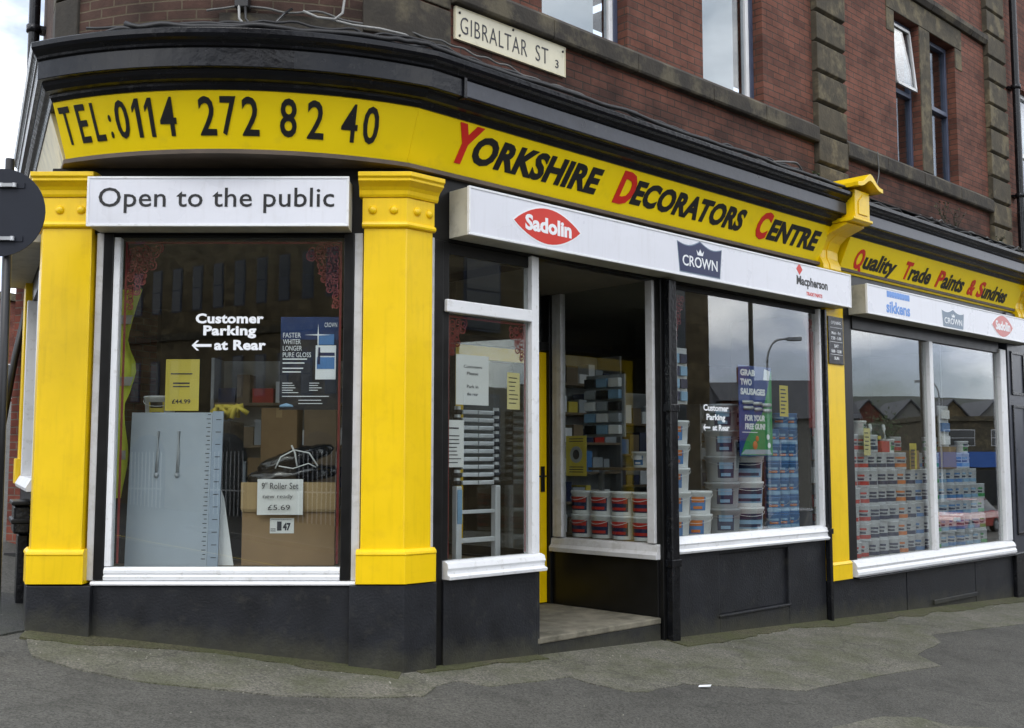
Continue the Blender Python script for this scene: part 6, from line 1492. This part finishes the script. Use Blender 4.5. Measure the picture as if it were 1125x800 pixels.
# cars
def car(label, x, y, rz, paint, group=None):
    z0 = ground(x, y); t = thing('parked_car', label, 'car', (x, y, z0), group); c = LF((x, y, z0), rz)
    secs = [(-2.1, .78, .35, .62), (-2.0, .84, .28, .80), (-1.4, .86, .25, .92), (1.35, .86, .25, .95), (1.95, .84, .28, .90), (2.12, .78, .38, .75)]
    k = MB(c); V = []; F = []
    for X, w, zl, zh in secs: V += [(X, -w, zl), (X, -w * 1.0, (zl + zh) / 2 + .05), (X, -w * .93, zh), (X, w * .93, zh), (X, w, (zl + zh) / 2 + .05), (X, w, zl)]
    for i in range(5):
        for j in range(6): F.append((i * 6 + j, i * 6 + (j + 1) % 6, (i + 1) * 6 + (j + 1) % 6, (i + 1) * 6 + j))
    F += [tuple(range(6)), tuple(range(30, 36))]; k.add(V, F, smooth=False); k.build('body', paint, t, .05)
    k = MB(c); V = [(-1.1, -.78, .90), (-.45, -.62, 1.42), (.95, -.62, 1.44), (1.75, -.76, .92), (-1.1, .78, .90), (-.45, .62, 1.42), (.95, .62, 1.44), (1.75, .76, .92)]
    k.add(V, [(0, 1, 2, 3), (7, 6, 5, 4), (0, 4, 5, 1), (2, 6, 7, 3), (1, 5, 6, 2)]); k.build('windows', win_dark, t, .03)
    k = MB(c); k.box(-.42, .92, -.60, .60, 1.42, 1.465)
    for sx in (-1, 1): k.tube([(.2, sx * .70, .92), (.25, sx * .63, 1.42)], .03, 5)
    k.build('roof', paint, t, .03)
    for sx in (-1.3, 1.3):
        for sy in (-1, 1):
            k = MB(); V = []; n = 18
            for i in range(n): a = 2 * math.pi * i / n; V += [c(sx + .31 * math.cos(a), sy * .88, .31 + .31 * math.sin(a)), c(sx + .31 * math.cos(a), sy * .68, .31 + .31 * math.sin(a))]
            k.add([tuple(v) for v in V], [tuple(range(0, 2 * n, 2)), tuple(range(1, 2 * n, 2))] + [(2 * i, 2 * i + 1, (2 * i + 3) % (2 * n), (2 * i + 2) % (2 * n)) for i in range(n)]); wh = k.build('wheel', rubber, t)
            k = MB(); V = []; n = 12
            for i in range(n): a = 2 * math.pi * i / n; V += [c(sx + .19 * math.cos(a), sy * .89, .31 + .19 * math.sin(a)), c(sx + .19 * math.cos(a), sy * .86, .31 + .19 * math.sin(a))]
            k.add([tuple(v) for v in V], [tuple(range(0, 2 * n, 2)), tuple(range(1, 2 * n, 2))] + [(2 * i, 2 * i + 1, (2 * i + 3) % (2 * n), (2 * i + 2) % (2 * n)) for i in range(n)]); k.build('rim', galv, wh)
    for sx, m in ((-2.10, tub_white), (2.10, logo_red)):
        for sy in (-.62, .62): k = MB(c); k.box(sx - .04, sx + .04, sy - .14, sy + .14, .58, .74); k.build('headlight' if sx < 0 else 'tail_light', m, t, .01)
    return t
car('dark car parked up the side street beyond the shop', -27.6, 50, 2.05, car_dark); car('silver car parked up the side street before the red brick house', -29.6, 53.5, 2.05, car_silver)
g2 = 'cars parked down the street'
car('silver car parked on the opposite side near the telegraph poles', 27.5, 17.5, ANG_B, car_silver, g2); car('red car parked further down the street', 40, 27.5, ANG_B, car_red, g2); car('dark car parked before the long low store', 60, 41, 1.5, car_dark, g2)
# red brick house at the top of the side street
FH = Frame((-36, 58, 0), (1, .1, 0)); zg = ground(-30, 60)
building('brick_house', 'red brick house at the top of the side street', 'house', FH, -3, 7.1, 0, 8, zg - 1.5, zg + 3.0, brick_far, [(0, 1.2, zg + 1, zg + 2.4), (4, 5.2, zg + 1, zg + 2.4)], 'flat')
FH2 = Frame((-23.9, 48, 0), (.5, 1, 0)); zg = ground(-24, 48)
building('brick_house', 'tall red brick house standing along the side street pavement', 'house', FH2, 0, 9, 0, 8, zg - 2, zg + 5.5, brick_far, [(1, 2, zg + 1, zg + 2.6)], 'flat')
# gully grating
k = MB(); zz = lambda x, y: ground(x, y) + .008
gx, gy = -4.55, 10.6
GR = thing('drain_grating', 'iron drain grating set in the side street tarmac', 'drain cover', (gx, gy, ground(gx, gy)))
k = MB()
for i in range(8): x = gx - .2 + i * .055; k.box(x, x + .025, gy - .2, gy + .2, ground(gx, gy) - .02, ground(gx, gy) + .02)
k.box(gx - .25, gx + .25, gy - .25, gy - .2, ground(gx, gy) - .03, ground(gx, gy) + .022); k.box(gx - .25, gx + .25, gy + .2, gy + .25, ground(gx, gy) - .03, ground(gx, gy) + .022); k.build('bars', rubber, GR)
# small litter: chips of stone, one paper scrap
rs = random.Random(77); k = MB()
for i in range(170):
    if i < 90: s_ = rs.uniform(0, 11.5); p = FB(s_, -abs(rs.gauss(0, .22)) - .08, 0)
    elif i < 125: p = FA(rs.uniform(-2.7, 0), -abs(rs.gauss(0, .25)) - .09, 0)
    else: p = Vector((rs.uniform(-3.5, 5), rs.uniform(6.0, 8.2), 0))
    r_ = rs.uniform(.003, .009) * (1.6 if i % 17 == 0 else 1); z = ground(p.x, p.y) + .014; b = [(p.x + rs.uniform(-1, 1) * r_, p.y + rs.uniform(-1, 1) * r_, z + rs.uniform(-.1, .8) * r_) for _ in range(6)]
    k.add([(p.x - r_, p.y - r_ * .6, z - .004), (p.x + r_, p.y - r_ * .5, z - .004), (p.x + r_ * .7, p.y + r_, z - .004), (p.x - r_ * .6, p.y + r_ * .8, z - .004), (p.x + rs.uniform(-.3, .3) * r_, p.y, z + r_ * .35)], [(0, 1, 4), (1, 2, 4), (2, 3, 4), (3, 0, 4), (0, 3, 2, 1)])
o = k.build('gravel', mat('stone_chips', (.24, .23, .19), .8, .5, 30), None); tag(o, 'pale grit and stone chips scattered along the foot of the walls', 'gravel', kind='stuff')
p = Vector((1.50, 8.62, 0)); z = ground(p.x, p.y) + .016
k = MB(); k.add([(p.x - .05, p.y - .01, z), (p.x + .04, p.y - .025, z + .006), (p.x + .055, p.y + .012, z + .012), (p.x - .04, p.y + .02, z + .006), (p.x - .05, p.y - .01, z - .003), (p.x + .04, p.y - .025, z + .003), (p.x + .055, p.y + .012, z + .009), (p.x - .04, p.y + .02, z + .003)], [(0, 1, 2, 3), (7, 6, 5, 4), (0, 4, 5, 1), (1, 5, 6, 2), (2, 6, 7, 3), (3, 7, 4, 0)]); o = k.build('paper_scrap', text_white, None, origin=(p.x, p.y, z)); tag(o, 'small white paper scrap lying on the footway', 'litter')
